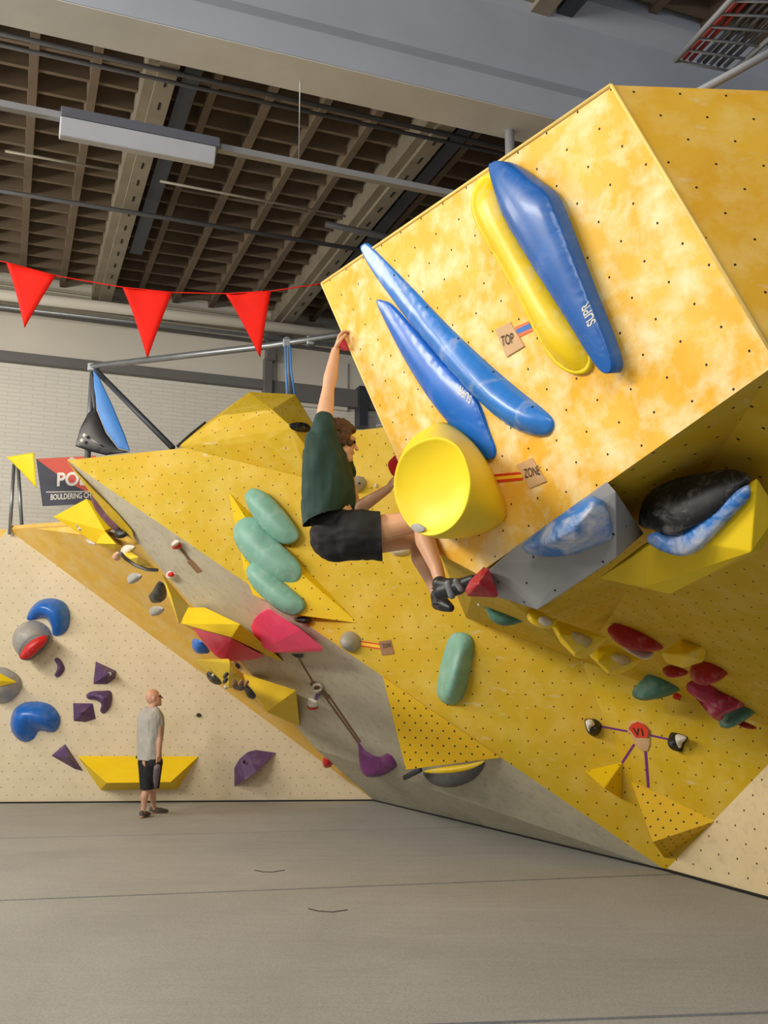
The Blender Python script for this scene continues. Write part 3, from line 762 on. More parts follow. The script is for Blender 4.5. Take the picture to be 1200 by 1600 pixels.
o = inflate('red_white_hold', W3, c4((783, 585), (800, 578), (825, 595), (825, 610), (805, 610), (790, 600)), 0.06, 'white'); tag(o, 'small white hold with red centre beside the grey wall edge', HOLD)
inflate('red_center', W3, c4((788, 588), (805, 583), (815, 598), (800, 600)), 0.03, 'red', o, h0=0.05)

# --- cluster in the middle of the grey undercut
o = hull('yellow_block_volume', [W3.on(x, y, h) for (x, y), h in zip(c7((150, 208), (240, 207), (290, 230), (405, 285), (365, 348), (130, 283), (180, 312), (612, 462)), (.05, .05, .1, .36, .42, .32, .2, 0))] + [W3.on(x, y, -0.02) for x, y in c7((160, 215), (590, 440), (250, 300))], 'yel_volp')
tag(o, 'yellow faceted volume above the left pink hold', VOL)
o = hull('pink_hold', [W3.on(x, y, h) for (x, y), h in zip(c7((178, 298), (200, 300), (365, 352), (525, 436), (450, 455), (380, 460), (330, 458), (290, 432), (240, 380)), (.30, .31, .40, .12, .20, .26, .29, .31, .31))] + [W3.on(x, y, 0) for x, y in c7((230, 330), (480, 440), (300, 430))], 'pink2', None, 0.012)
tag(o, 'pink slab hold hanging below the yellow faceted volume', HOLD)
o = inflate('blue_hold', WS, c7((183, 362), (195, 358), (225, 372), (262, 414), (245, 412), (205, 392)), 0.1, 'blue', h0=0.05); tag(o, 'small blue hold peeking out left of the pink slab hold', HOLD)
o = hull('pink_hold', [W3.on(x, y, h) for (x, y), h in zip(c7((455, 295), (470, 262), (495, 235), (530, 213), (548, 216), (690, 310), (793, 393), (792, 414), (560, 421), (520, 400), (475, 350)), (.12, .18, .2, .2, .22, .28, .26, .24, .2, .2, .14))] + [W3.on(x, y, 0) for x, y in c7((475, 300), (535, 235), (740, 380), (560, 400))], 'pink', None, 0.012)
tag(o, 'bright pink D-shaped hold in the middle of the grey wall', HOLD)
o = hull('dark_hold', [W3.on(x, y, h) for (x, y), h in zip(c7((640, 425), (705, 425), (700, 442), (690, 450), (665, 442)), (.0, .0, .06, .05, .06))], 'teal_dark'); tag(o, 'dark grey-green hold under the bright pink hold', HOLD)
o = hull('yellow_corner_volume', [WS.on(x, y, h) for (x, y), h in zip(c7((180, 450), (352, 448), (358, 470), (352, 585), (330, 570), (250, 515), (420, 520), (440, 585)), (0, .28, .3, .25, .2, .0, .1, .1))], 'yel_volp'); tag(o, 'yellow corner volume below the pink slab hold', VOL)
for px, mt, nm, lab in ((((250, 515), (262, 512), (285, 530), (312, 545), (318, 565), (285, 562), (262, 545)), 'black', 'black_hold', 'black hold tucked under the left of the yellow corner volume'),
                        (((262, 520), (280, 524), (292, 545), (276, 545)), 'chalk', 'chalky_hold', 'chalky pale hold on the black hold under the corner volume'),
                        (((330, 520), (342, 515), (350, 525), (338, 534)), 'black', 'black_chip_hold', 'upper black knob on the yellow corner volume'),
                        (((328, 545), (340, 540), (348, 550), (338, 558)), 'black', 'black_chip_hold', 'lower black knob on the yellow corner volume'),
                        (((330, 570), (350, 565), (358, 578), (340, 586)), 'chalk', 'cream_hold', 'cream hold at the low tip of the yellow corner volume'),
                        (((372, 572), (400, 566), (440, 575), (430, 590), (390, 590)), 'black', 'black_hold', 'black hold right under the yellow corner volume'),
                        (((430, 580), (448, 585), (478, 625), (462, 632), (440, 608)), 'black', 'black_hold', 'black hooked hold left of the yellow prism'),
                        (((372, 552), (384, 550), (388, 566), (376, 568)), 'wood_d', 'brown_chip_hold', 'leftmost of three tiny brown chips under the corner volume'),
                        (((402, 552), (412, 550), (416, 564), (404, 566)), 'wood_d', 'brown_chip_hold', 'middle of three tiny brown chips under the corner volume'),
                        (((430, 554), (440, 552), (444, 566), (432, 568)), 'wood_d', 'brown_chip_hold', 'rightmost of three tiny brown chips under the corner volume')):
    o = inflate(nm, WS, c7(*px), 0.05, mt, h0=0.3 if 'knob' in nm or 'chip' in nm else 0.2); tag(o, lab, HOLD)
o = inflate('chalky_hold', W3, c7((372, 470), (385, 463), (412, 488), (414, 502), (398, 500)), 0.06, 'white'); tag(o, 'white glossy hold between the pink slab hold and the yellow prism', HOLD)
inflate('dark_center', W3, c7((384, 475), (392, 474), (405, 490), (396, 492)), 0.02, 'steel_d', o, h0=0.055)
o = hull('yellow_prism_volume', [W3.on(x, y, h) for (x, y), h in zip(c7((413, 514), (668, 595), (686, 766), (530, 697), (440, 588)), (0, .30, 0, .34, .05))] + [W3.on(x, y, 0) for x, y in c7((430, 525), (640, 600))], 'yel_volp'); tag(o, 'yellow triangular prism volume on the lower grey wall', VOL)
# tape pair, ring and violet hold
for k, (pp, lab) in enumerate(((((678, 446), (686, 446), (752, 556), (746, 562)), 'single brown tape strip from the dark hold to the ring emblem'), (((798, 625), (806, 620), (962, 838), (955, 842)), 'left of two long brown tape strips leading to the violet hold'), (((814, 618), (822, 614), (974, 836), (966, 840)), 'right of two long brown tape strips leading to the violet hold'))):
    tape(W3, c7(*pp), 'tapebrown', lab)
o = empty('ring_tag', W3.on(240 + 775 / 3, 880 + 588 / 3), 'oval cut-out tag with a chalky ring on the lower grey wall', 'tag')
q = [(735, 565), (745, 553), (770, 560), (795, 585), (820, 622), (815, 640), (795, 620), (765, 595)]
inflate('tag_plate', W3, c7(*q), 0.01, 'tapebrown', o)
ring = []
for t in range(13): ring.append(W3.on(240 + (768 + 20 * math.cos(t * math.pi / 6)) / 3, 880 + (583 + 16 * math.sin(t * math.pi / 6)) / 3, 0.035))
tube_obj('ring', ring, 0.018, 'chalk', o, 6)
o = empty('red_white_hold', W3.on(240 + 748 / 3, 880 + 655 / 3), 'small red hold with a white band below the oval ring tag', HOLD)
inflate('red_base', W3, c7((724, 650), (745, 650), (772, 670), (765, 682), (745, 678), (728, 665)), 0.07, 'red', o)
inflate('white_band', W3, c7((722, 640), (735, 632), (765, 648), (774, 668), (755, 664), (728, 652)), 0.08, 'white', o)
hull('stem', [W3.on(x, y, h) for (x, y), h in zip(c7((762, 608), (784, 612), (770, 642), (752, 640)), (0, 0, .06, .06))], 'purple', o, 0)
o = inflate('violet_scoop_hold', W3, c7((958, 838), (970, 850), (990, 875), (1040, 905), (1072, 905), (1090, 893), (1112, 898), (1138, 938), (1130, 962), (1070, 991), (1010, 980), (982, 952), (972, 900)), 0.20, 'purple2', dent=[(595, 1190, 0.12, 0.08)]); tag(o, 'violet scoop-shaped hold at the bottom of the grey wall', HOLD)

# --- on the main yellow wall
o = hull('yellow_wedge_volume', [W4.on(x, y, h) for x, y, h in ((357, 768, 0), (382, 895, 0), (395, 930, 0), (560, 974, 0), (440, 850, 0.0), (400, 835, .20), (470, 962, .16))], 'yel_vol'); tag(o, 'flat yellow wedge volume under the three teal holds', VOL)
TG = 'teal sausage holds on the wedge volume'
o = inflate('teal_hold', W4, [(383, 778), (390, 765), (402, 764), (420, 774), (442, 797), (464, 828), (465, 842), (452, 850), (436, 847), (415, 830), (395, 805)], 0.16, 'teal', h0=0.10); tag(o, 'top teal sausage hold of the three beside the climber', HOLD, TG)
o = inflate('teal_hold', W4, [(365, 832), (372, 815), (388, 808), (402, 812), (415, 828), (440, 852), (466, 878), (471, 896), (462, 911), (445, 913), (420, 905), (395, 885), (372, 855)], 0.18, 'teal', h0=0.12); tag(o, 'middle and widest teal hold of the three beside the climber', HOLD, TG)
o = inflate('teal_hold', W4, [(387, 893), (394, 881), (405, 880), (425, 893), (455, 920), (474, 938), (475, 952), (462, 961), (445, 957), (420, 940), (396, 915)], 0.14, 'teal', h0=0.17, edge=0.04); tag(o, 'lowest teal hold of the three, above the bright pink hold', HOLD, TG)
for x, y in ((382, 778), (458, 844)): pass
o = inflate('black_yellow_hold', W4, [(460, 966), (475, 963), (486, 968), (480, 974), (465, 972)], 0.06, 'black', h0=0.06); tag(o, 'small black hold with yellow spot under the lowest teal hold', HOLD)
o = inflate('grey_ball_hold', W4, c7((882, 365), (888, 335), (910, 320), (940, 323), (968, 350), (970, 385), (955, 408), (930, 415), (905, 405), (888, 390)), 0.2, 'hgrey'); tag(o, 'grey ball-shaped hold with taped strips on the yellow wall', HOLD)
inflate('worn_patch', W4, c7((882, 368), (890, 350), (898, 362), (908, 385), (915, 405), (900, 402), (888, 388)), 0.04, 'black', o, h0=0.09)
for k, (y0, y1, mt) in enumerate(((364, 370, 'tapered'), (370, 384, 'tapeyel'), (384, 390, 'tapered'))):
    tape(W4, c7((972, y0), (1062, y0 + 14), (1062, y1 + 14), (972, y1)), mt, ['upper brown-red tape stripe between grey ball and tag', 'yellow tape stripe between grey ball and tag', 'lower brown-red tape stripe between grey ball and tag'][k])
rt = route_tag(W4, c7((1055, 368), (1112, 358), (1130, 425), (1072, 433)), 'brown square route tag with lettering right of the grey ball hold', 'wood_d')
text_on('lettering', 'ZONE', W4, (598.5, 1013), (611.5, 1010.5), 'ink', rt, 0.012, size=0.05)
o = tape(W4, c7((888, 228), (896, 226), (926, 258), (920, 263)), 'tapebrown', 'short brown tape mark above the grey ball hold')
o = inflate('teal_hold', W4, [(697, 1010), (704, 994), (715, 988), (730, 990), (740, 1000), (740, 1018), (736, 1045), (731, 1070), (722, 1092), (708, 1101), (692, 1097), (683, 1082), (685, 1060), (690, 1035)], 0.30, 'teal', tilt=(725, 1050)); tag(o, 'upright teal hold standing alone on the yellow wall', HOLD)
o = hull('yellow_triangle_volume', [W4.on(x, y, h) for x, y, h in ((598, 1057, .02), (783, 1184, .02), (634, 1203, .10))] + [W4.on(x, y, h) for x, y, h in ((600, 1060, -.05), (778, 1183, -.05), (640, 1195, -.05))], 'yel_vold', None, 0.004); tag(o, 'drilled yellow triangle volume at the lower edge of the yellow wall', VOL)
o = empty('half_disc_hold', W3.on(705, 1212), 'grey half-disc hold with yellow top under the drilled triangle', HOLD)
inflate('grey_body', W3, [(663, 1206), (690, 1204), (730, 1199), (757, 1191), (750, 1208), (735, 1220), (710, 1226), (685, 1222), (668, 1215)], 0.16, 'conduit', o)
inflate('yellow_top', W4, [(663, 1205), (690, 1199), (730, 1194), (757, 1189), (740, 1200), (710, 1207), (680, 1208)], 0.04, 'yhold2', o, h0=0.1)
tag(tube_obj('steel_pin', [W3.on(633, 1215, .1), W3.on(656, 1203, .12)], 0.035, 'steel_d', None, 8), 'short dark steel pin left of the half-disc hold', 'pin')
o = inflate('grey_pebble_hold', W4, c6((440, 830), (450, 800), (480, 790), (510, 805), (518, 825), (500, 855), (470, 870), (445, 860)), 0.16, 'hgrey'); tag(o, 'grey hold behind the climber chest', HOLD); bolt(o, W4, 561, 755, .15)
o = inflate('white_chip_hold', W4, c6((558, 830), (568, 827), (572, 842), (562, 846)), 0.03, 'white'); tag(o, 'tiny white hold right of the grey hold behind the climber', HOLD)
o = inflate('grey_pebble_hold', W4, [(608, 858), (622, 852), (640, 856), (638, 866), (618, 868)], 0.1, 'chalk'); tag(o, 'pale pebble hold seen under the climber thigh', HOLD)

# --- corner facet: V1 tag, its tape legs, black and white holds, yellow pyramids
vt = empty('route_emblem', W4b.on(1000, 1148), 'fan-shaped V1 route tag with red field', 'tag')
inflate('tag_plate', W4b, c9((425, 200), (445, 172), (480, 160), (515, 175), (550, 212), (553, 295), (540, 328), (512, 330), (478, 300)), 0.012, 'wood', vt, sharp=True, round_=0.2)
plate('red_field', W4b, c9((432, 205), (450, 180), (482, 168), (512, 180), (542, 215), (537, 255), (470, 255)), 0.003, 'tapered', vt, h0=0.030)
text_on('lettering', 'V1', W4b, (860 + 462 / 3.53, 1080 + 244 / 3.53), (860 + 515 / 3.53, 1080 + 246 / 3.53), 'ink', vt, 0.036, bold=0.03, size=0.075)
for pp, lab in ((((552, 238), (662, 262), (662, 272), (552, 248)), 'purple tape strip from V1 tag to the right black and white hold'), (((457, 290), (468, 296), (400, 400), (390, 392)), 'purple tape strip from V1 tag down to the small yellow pyramid'), (((518, 334), (533, 334), (548, 532), (534, 530)), 'purple tape strip from V1 tag down to the large yellow pyramid')):
    tape(W4b, c9(*pp), 'tapepur', lab)
o = tape(W4, c9((265, 187), (322, 197), (322, 207), (265, 197)), 'tapepur', 'purple tape strip from V1 tag to the left black and white hold')
plate('strip_end', W4b, c9((318, 196), (425, 216), (425, 226), (318, 206)), .004, 'tapepur', o)
o = inflate('black_white_hold', W4, c9((190, 158), (215, 152), (250, 155), (278, 178), (280, 210), (262, 240), (235, 247), (210, 230), (196, 200)), 0.14, 'black'); tag(o, 'round black and white hold left of the V1 tag', HOLD)
inflate('white_face', W4, c9((196, 162), (228, 158), (244, 185), (225, 198), (214, 222), (200, 195)), 0.04, 'white', o, h0=0.125)
o = inflate('black_white_hold', W4b, c9((664, 238), (672, 226), (720, 236), (758, 252), (752, 272), (735, 300), (728, 332), (708, 328), (685, 302), (668, 272)), 0.14, 'black'); tag(o, 'angular black and white hold right of the V1 tag', HOLD)
inflate('white_face', W4b, c9((695, 240), (742, 252), (745, 266), (722, 290), (716, 312), (702, 288)), 0.04, 'white', o, h0=0.12)
o = facet('yellow_pyramid_volume', W4, hz(c9((190, 440), (398, 392), (392, 596), (292, 532), (300, 535)), 0, 0, 0, .30, .30), 'yel_vol'); tag(o, 'small yellow pyramid volume below left of the V1 tag', VOL)
o = facet('yellow_pyramid_volume', W4b, hz(c9((440, 492), (912, 716), (628, 920), (565, 832)), 0, 0, 0, .34), 'yel_vold'); tag(o, 'large drilled yellow pyramid volume in the bottom corner', VOL)

# --- row of holds along the crease under the roof
def hang(x, y, tri, out=0.10):
    q = Plane(*tri).on(x, y) + W4.n * out; return Plane(q, q + W4.u, q + W4.v + W4.n * 0.35)
RA = (P4, G1, H1); RB = (P3, R1, G1)
Q = hang(782, 965, RA, .55)
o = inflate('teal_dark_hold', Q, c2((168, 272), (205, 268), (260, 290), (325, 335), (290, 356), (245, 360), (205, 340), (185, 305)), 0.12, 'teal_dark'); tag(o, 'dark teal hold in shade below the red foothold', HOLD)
o = inflate('white_ball_hold', Q, c2((155, 270), (165, 262), (176, 270), (174, 285), (160, 284)), 0.08, 'white', h0=0.08); tag(o, 'small white ball hold left of the dark teal hold', HOLD)
Q = hang(845, 972, RA, .3)
o = inflate('yellow_hold', Q, c2((332, 330), (345, 308), (385, 318), (420, 340), (438, 342), (420, 370), (380, 366), (350, 352)), 0.08, 'yhold2'); tag(o, 'small chalky yellow hold below the grey volume corner', HOLD)
inflate('chalk_patch', Q, c2((372, 345), (385, 330), (415, 342), (420, 355), (398, 364)), 0.02, 'chalk', o, h0=0.065)
for pp, hh, pc, lab in ((((415, 360), (438, 342), (540, 375), (625, 405), (590, 445), (540, 485), (505, 478), (450, 425)), .3, ((478, 402), (495, 388), (530, 395), (565, 420), (545, 440), (505, 425)), 'left yellow faceted hold with chalky pocket under the roof'),
                        (((552, 470), (590, 440), (640, 430), (748, 485), (720, 515), (665, 538), (625, 540), (590, 505)), .3, ((632, 478), (650, 466), (690, 475), (705, 495), (680, 505), (650, 492)), 'right yellow faceted hold with chalky pocket under the roof')):
    P = c2(*pp); Q = hang(sum(x for x, y in P) / 8, sum(y for x, y in P) / 8, RA, .3); o = hull('yellow_hold', [Q.on(x, y, 0) for x, y in P] + [Q.on(P[0][0] * .5 + P[7][0] * .5 + 6, P[0][1] * .5 + P[7][1] * .5 + 2, hh * .5), Q.on(P[6][0], P[6][1] - 4, hh * .5)], 'yhold2', None, 0.01); tag(o, lab, HOLD)
    inflate('pocket', Q, c2(*pc), 0.03, 'pocket', o, h0=0.085)
Q = hang(990, 1000, RB, .2)
o = inflate('red_hold', Q, c2((622, 382), (635, 362), (665, 350), (715, 350), (765, 370), (808, 400), (825, 430), (810, 452), (760, 448), (700, 440), (650, 415)), 0.2, 'red_dark'); tag(o, 'large crimson hold under the roof', HOLD)
inflate('white_edge', Q, c2((680, 442), (700, 438), (760, 458), (788, 462), (775, 480), (745, 478), (705, 460)), 0.08, 'white', o, h0=0.03)
Q = hang(1068, 1020, RB, .3)
o = hull('yellow_cube_hold', [Q.on(x, y, h) for (x, y), h in zip(c2((812, 462), (885, 412), (990, 430), (968, 495), (895, 518), (830, 500), (890, 470)), (0, 0, 0, 0, 0, 0, .25))], 'yhold2', None, 0.012); tag(o, 'yellow faceted hold right of the large crimson hold', HOLD)
Q = hang(1055, 1048, RB, .12)
o = inflate('red_hold', Q, c2((820, 520), (850, 508), (915, 515), (908, 535), (860, 542), (830, 538)), 0.12, 'red_dark', h0=0.0); tag(o, 'flat crimson hold tucked under the yellow faceted hold', HOLD)
Q = hang(1108, 1046, RB, .12)
o = inflate('red_hold', Q, c2((918, 520), (945, 498), (995, 484), (1030, 500), (1056, 530), (1030, 552), (985, 562), (930, 560)), 0.2, 'red_dark', h0=0.0); tag(o, 'crimson block hold above the magenta hold', HOLD)
Q = hang(1030, 1068, RB, .10)
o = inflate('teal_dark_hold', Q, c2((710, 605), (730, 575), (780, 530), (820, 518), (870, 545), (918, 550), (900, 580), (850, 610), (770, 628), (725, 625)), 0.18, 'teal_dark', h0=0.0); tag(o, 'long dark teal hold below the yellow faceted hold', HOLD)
o = inflate('red_chip_hold', W4b, c2((862, 608), (878, 602), (890, 612), (880, 630), (866, 622)), 0.06, 'red'); tag(o, 'tiny red hold under the long dark teal hold', HOLD)
Q = hang(1115, 1082, RB, .12)
o = inflate('magenta_hold', Q, c2((905, 590), (930, 562), (1015, 562), (1020, 600), (1065, 610), (1112, 635), (1108, 655), (1050, 675), (1030, 705), (995, 690), (950, 635)), 0.16, 'magenta', dent=[(1105, 1093, .1, .07)]); tag(o, 'magenta saddle-shaped hold with chalk streak', HOLD)
Q = hang(1148, 1108, RB, .2)
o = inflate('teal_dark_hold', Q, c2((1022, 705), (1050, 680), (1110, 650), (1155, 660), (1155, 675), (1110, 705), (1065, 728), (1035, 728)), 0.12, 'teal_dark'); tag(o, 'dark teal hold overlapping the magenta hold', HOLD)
o = inflate('red_sliver_hold', Q, c2((1085, 715), (1105, 708), (1158, 732), (1130, 732)), 0.05, 'red_dark'); tag(o, 'thin red hold at the lower end of the holds row', HOLD)

# --- volumes and holds hanging from the front rim of the roof
gvp = [(948, 752, 4.24), (962, 768, 4.22), (1006, 834, 4.7), (963, 872, 4.45), (840, 953, 4.95), (775, 932, 5.15), (762, 892, 5.05), (800, 858, 4.85)]
gv = hull('grey_volume', [PY(*q) for q in gvp] + [PY(820, 870, 5.6), PY(985, 830, 5.3), PY(845, 935, 5.7)], 'vgrey', None, 0.006); tag(gv, 'large grey faceted volume under the boulder rim', VOL)
GP = Plane(PY(948, 752, 4.23), PY(963, 872, 4.44), PY(800, 895, 4.82))
BQ = c8((35, 462), (70, 428), (140, 372), (250, 290), (330, 238), (375, 220), (425, 240), (455, 300), (474, 370), (475, 430), (420, 452), (300, 500), (180, 516), (70, 500))
o = hull('blue_chalky_hold', [GP.on(x, y, 0) for x, y in BQ] + [GP.on(x, y, h) for (x, y), h in zip(c8((70, 478), (130, 462), (200, 432), (300, 365), (360, 300), (388, 245), (440, 300), (460, 420), (300, 480)), (.03, .06, .11, .15, .13, .08, .06, .03, .05))], 'blue_chalk', None, 0)
o.data.shade_smooth() if hasattr(o.data, 'shade_smooth') else None
bevel(o, 0.012, 3, 0.08); tag(o, 'blue wedge hold with white chalk on the grey volume', HOLD)
yvp = [(937, 903, 5.0), (1005, 851, 4.7), (1013, 853, 4.55), (1050, 840, 4.4), (1183, 747, 4.05), (1216, 800, 4.2), (1190, 860, 4.3), (1047, 928, 4.75), (1008, 917, 4.75), (1174, 862, 4.15)]
yv = hull('yellow_rim_volume', [PY(*q) for q in yvp] + [PY(1000, 895, 5.5), PY(1190, 790, 5.0), PY(1060, 900, 5.4)], 'yel_volp', None, 0.006); tag(yv, 'large yellow faceted volume under the boulder rim at right edge', VOL)
YP = Plane(PY(1013, 853, 4.50), PY(1183, 747, 4.02), PY(1047, 928, 4.7))
BP = Plane(PY(1005, 815, 4.52), PY(1160, 740, 4.10), PY(1020, 760, 4.55))
o = inflate('black_shell_hold', BP, c8((603, 365), (606, 310), (625, 255), (680, 192), (800, 142), (920, 120), (1030, 105), (1100, 122), (1108, 150), (1060, 195), (960, 290), (870, 345), (780, 395), (720, 402), (650, 378)), 0.06, 'black', round_=.45, pw=1.4); tag(o, 'scratched black shell-shaped hold on the right yellow volume', HOLD)
o = inflate('blue_shell_hold', YP, c8((632, 425), (670, 402), (740, 408), (840, 355), (920, 300), (1020, 230), (1100, 182), (1118, 200), (1105, 240), (1030, 315), (950, 405), (890, 455), (830, 482), (760, 480), (670, 455)), 0.10, 'blue_chalk', h0=0.02); tag(o, 'blue curved hold with chalk under the black shell hold', HOLD)
o = hull('red_foothold', [PY(x, y, Y) for x, y, Y in ((726, 922, 5.05), (733, 908, 5.0), (756, 885, 4.98), (764, 888, 4.95), (779, 930, 4.98), (776, 934, 5.0), (730, 932, 5.05), (748, 912, 4.88))] + [PY(750, 905, 5.3), PY(765, 920, 5.3), PY(745, 925, 5.3)], 'red_dark', None, 0.012); tag(o, 'red triangular foothold the climber stands on', HOLD)

# --- on the front face of the boulder
F1b = F1
o = inflate('blue_blade_hold', F1, [(566, 390), (570, 382), (580, 385), (640, 445), (700, 508), (760, 565), (810, 608), (850, 640), (865, 656), (865, 670), (855, 680), (830, 679), (795, 662), (755, 628), (725, 598), (680, 548), (640, 500), (610, 460), (585, 425)], 0.085, 'blue_worn', pw=1.5, res=34, smooth_it=80, tilt=(800, 640)); tag(o, 'longest blue blade-shaped hold crossing the boulder face', HOLD)
for x, y in ((616, 430), (667, 480), (716, 529), (771, 581), (832, 636)): spot(o, x, y, .006)
bl2 = inflate('blue_blade_hold', F1, [(593, 474), (600, 470), (615, 477), (645, 510), (690, 562), (735, 608), (752, 635), (766, 675), (775, 700), (774, 714), (766, 717), (752, 708), (715, 672), (680, 630), (650, 585), (622, 535)], 0.04, 'blue', pw=1.6, res=34, smooth_it=80, edge=0.02); tag(bl2, 'blue lettered blade hold below the longest blue hold', HOLD)
drape(text_on('lettering', 'SUPR', F1, (738, 620), (719, 602), 'white', bl2, 0.054, bold=0.02, size=.045), bl2)
yl = inflate('yellow_long_hold', F1, [(743, 320), (747, 298), (758, 280), (772, 276), (786, 286), (800, 320), (835, 395), (880, 470), (912, 520), (925, 552), (924, 572), (912, 581), (892, 578), (868, 558), (845, 520), (812, 455), (775, 390), (752, 350)], 0.09, 'yhold2', round_=1.0, pw=1.6, res=34, smooth_it=60); tag(yl, 'long rounded yellow hold beside the topmost blue hold', HOLD)
inflate('rim_flange', F1, [(740, 320), (745, 295), (757, 278), (772, 274), (790, 284), (802, 318), (838, 393), (884, 468), (915, 518), (927, 552), (926, 574), (913, 584), (890, 581), (865, 561), (842, 522), (809, 457), (772, 392), (749, 352)], 0.004, 'yhold', yl, edge=0.02, round_=0.1)
bl3 = inflate('blue_leaf_hold', F1, [(778, 266), (784, 255), (795, 253), (812, 261), (840, 281), (868, 303), (884, 335), (905, 390), (928, 450), (955, 518), (969, 560), (969, 578), (961, 583), (948, 574), (928, 545), (895, 492), (855, 430), (815, 365), (795, 325)], 0.05, 'blue_deep', h0=0.04, edge=0.06, pw=1.7, res=34, smooth_it=90, round_=0.8); tag(bl3, 'blue leaf-shaped hold nearest the top of the boulder', HOLD)
drape(text_on('lettering', 'SUPR', F1, (931, 503), (919, 470), 'white', bl3, 0.150, bold=0.02, size=.05), bl3)
tp = route_tag(F1, [(775, 515), (798, 503), (821, 541), (793, 558)], 'plywood TOP tag on the boulder beside the yellow long hold')
text_on('lettering', 'TOP', F1, (784, 541), (803, 535), 'ink', tp, 0.012, size=0.05)
for k, (pp, mt, lab) in enumerate((([(805, 511), (826, 502), (828, 505), (807, 515)], 'orange', 'upper orange tape stripe right of the TOP tag'), ([(807, 515), (828, 505), (831, 513), (810, 522)], 'tapeblue', 'blue tape stripe right of the TOP tag'), ([(810, 522), (831, 513), (833, 517), (812, 527)], 'orange', 'lower orange tape stripe right of the TOP tag'))): tape(F1, pp, mt, lab)
zn = route_tag(F1, [(808, 726), (832, 715), (855, 752), (829, 763)], 'plywood ZONE tag on the boulder right of the yellow scoop')
text_on('lettering', 'ZONE', F1, (820, 747), (844, 741), 'ink', zn, 0.012, size=0.045)
for k, (y, t, mt, lab) in enumerate(((738, 4, 'tapered', 'upper red tape stripe left of the ZONE tag'), (742, 5, 'tapeyel', 'yellow tape stripe left of the ZONE tag'), (747, 4, 'tapered', 'lower red tape stripe left of the ZONE tag'))): tape(F1, [(773, y + 3), (816, y - 1), (818, y - 1 + t), (775, y + 3 + t)], mt, lab)
o = inflate('red_edge_hold', F1, [(532, 533), (535, 528), (541, 535), (544, 545), (540, 548), (534, 542)], 0.045, 'pink2', h0=0.0); tag(o, 'small red hold under the climber raised hand at the boulder edge', HOLD)
bk = (H1 - P5).normalized(); ed = (P5 - P1).normalized(); en = bk.cross(ed).normalized(); en = en if en.x < 0 else -en
rq = F1.on(634, 702) + bk * .30
o = hull('red_hold', [rq + ed * a + bk * b_ for a, b_ in ((-.11, 0), (.11, 0), (-.05, -.09), (.06, -.09), (-.05, .09), (.06, .09))] + [rq + ed * a + bk * b_ + en * .14 for a, b_ in ((-.05, 0), (.05, 0), (.0, .04))], 'red', None, 0.012); tag(o, 'red hold showing behind the boulder left edge', HOLD)

# yellow scoop: a big moulded pot hold with a hollow face
sc = empty('yellow_scoop_hold', F1.on(705, 760), 'big bright yellow pot-shaped hold with a hollow face on the boulder', HOLD)
bm = bmesh.new(); N = 56
base = catmull([F1.uv(F1.on(x, y)) for x, y in ((640, 690), (665, 668), (695, 660), (740, 695), (768, 740), (788, 790), (785, 815), (760, 832), (720, 840), (680, 830), (655, 790), (640, 740))], N)
FP = Plane(PY(620, 760, 4.62), PY(735, 745, 4.32), PY(680, 838, 4.50))
rimp = catmull([(616, 770), (618, 735), (632, 706), (660, 688), (690, 684), (718, 700), (733, 735), (735, 765), (725, 800), (703, 827), (672, 838), (645, 828), (626, 802)], N)
rim = [FP.on(x, y) for x, y in rimp]
b3 = [F1.xyz(q[0], q[1], -0.02) for q in base]
# align starts
best = min(range(N), key=lambda s: sum((b3[(i + s) % N] - rim[i]).length for i in range(0, N, 4))); b3 = [b3[(i + best) % N] for i in range(N)]
if sum((b3[i] - rim[i]).length for i in range(N)) > sum((b3[-i % N] - rim[i]).length for i in range(N)): b3 = [b3[-i % N] for i in range(N)]
cen = sum(rim, Vector()) / N
rings = []
for t in (0, .3, .6, .85, .96, 1.0):
    bul = 1 + 0.05 * math.sin(math.pi * t)
    R = []
    for i in range(N):
        q = b3[i].lerp(rim[i], t); c = (sum(b3, Vector()) / N).lerp(cen, t); R.append(c + (q - c) * bul)
    rings.append(R)
for r, dp in ((.98, -0.003), (.94, 0.004), (.8, 0.022), (.6, 0.040), (.4, 0.050), (.2, 0.055)): rings.append([cen + (q - cen) * r - FP.n * dp for q in rim])
vr = [[bm.verts.new(q) for q in R] for R in rings]
for Aa, Bb in zip(vr, vr[1:]):
    for i in range(N): bm.faces.new((Aa[i], Aa[(i + 1) % N], Bb[(i + 1) % N], Bb[i]))
bm.faces.new(vr[-1]); bm.faces.new(vr[0][::-1])
finish(bm, 'scoop_body', 'yhold', sc, smooth=True)
inflate('maker_sticker', FP, [(643, 822), (650, 818), (662, 824), (663, 829), (655, 832), (646, 828)], 0.002, 'hgrey', sc, edge=0.006)

# --- dome volume on top of the yellow wall and its hold
Yd = 11.0
def pdm(x, y, d): return PY(x, y, Yd + d)
dm = empty('dome_volume', pdm(390, 700, 0), 'yellow faceted dome volume on top of the yellow wall', VOL)
hull('dome_shell', [W4.on(x, y, h) for x, y, h in ((277, 698, 0), (322, 661, -.1), (345, 649, .08), (390, 612, -.5), (462, 616, -.45), (493, 668, -.1), (425, 640, .24), (456, 668, .26), (410, 690, .16), (480, 748, 0), (372, 703, 0), (505, 735, 0), (400, 705, .04))] + [W4.on(x, y, -.6) for x, y in ((330, 690), (400, 625), (455, 625), (480, 690))], 'yel_main', dm, 0.012)
tube_obj('dark_edge', [W4.on(x, y, h) for x, y, h in ((277, 698, 0.01), (298, 679, -.04), (322, 660, -.1))], 0.02, 'gap', dm, 6)
DP = Plane(*[W4.on(x, y, h) for x, y, h in ((456, 668, .27), (490, 668, -.08), (480, 745, .01))])
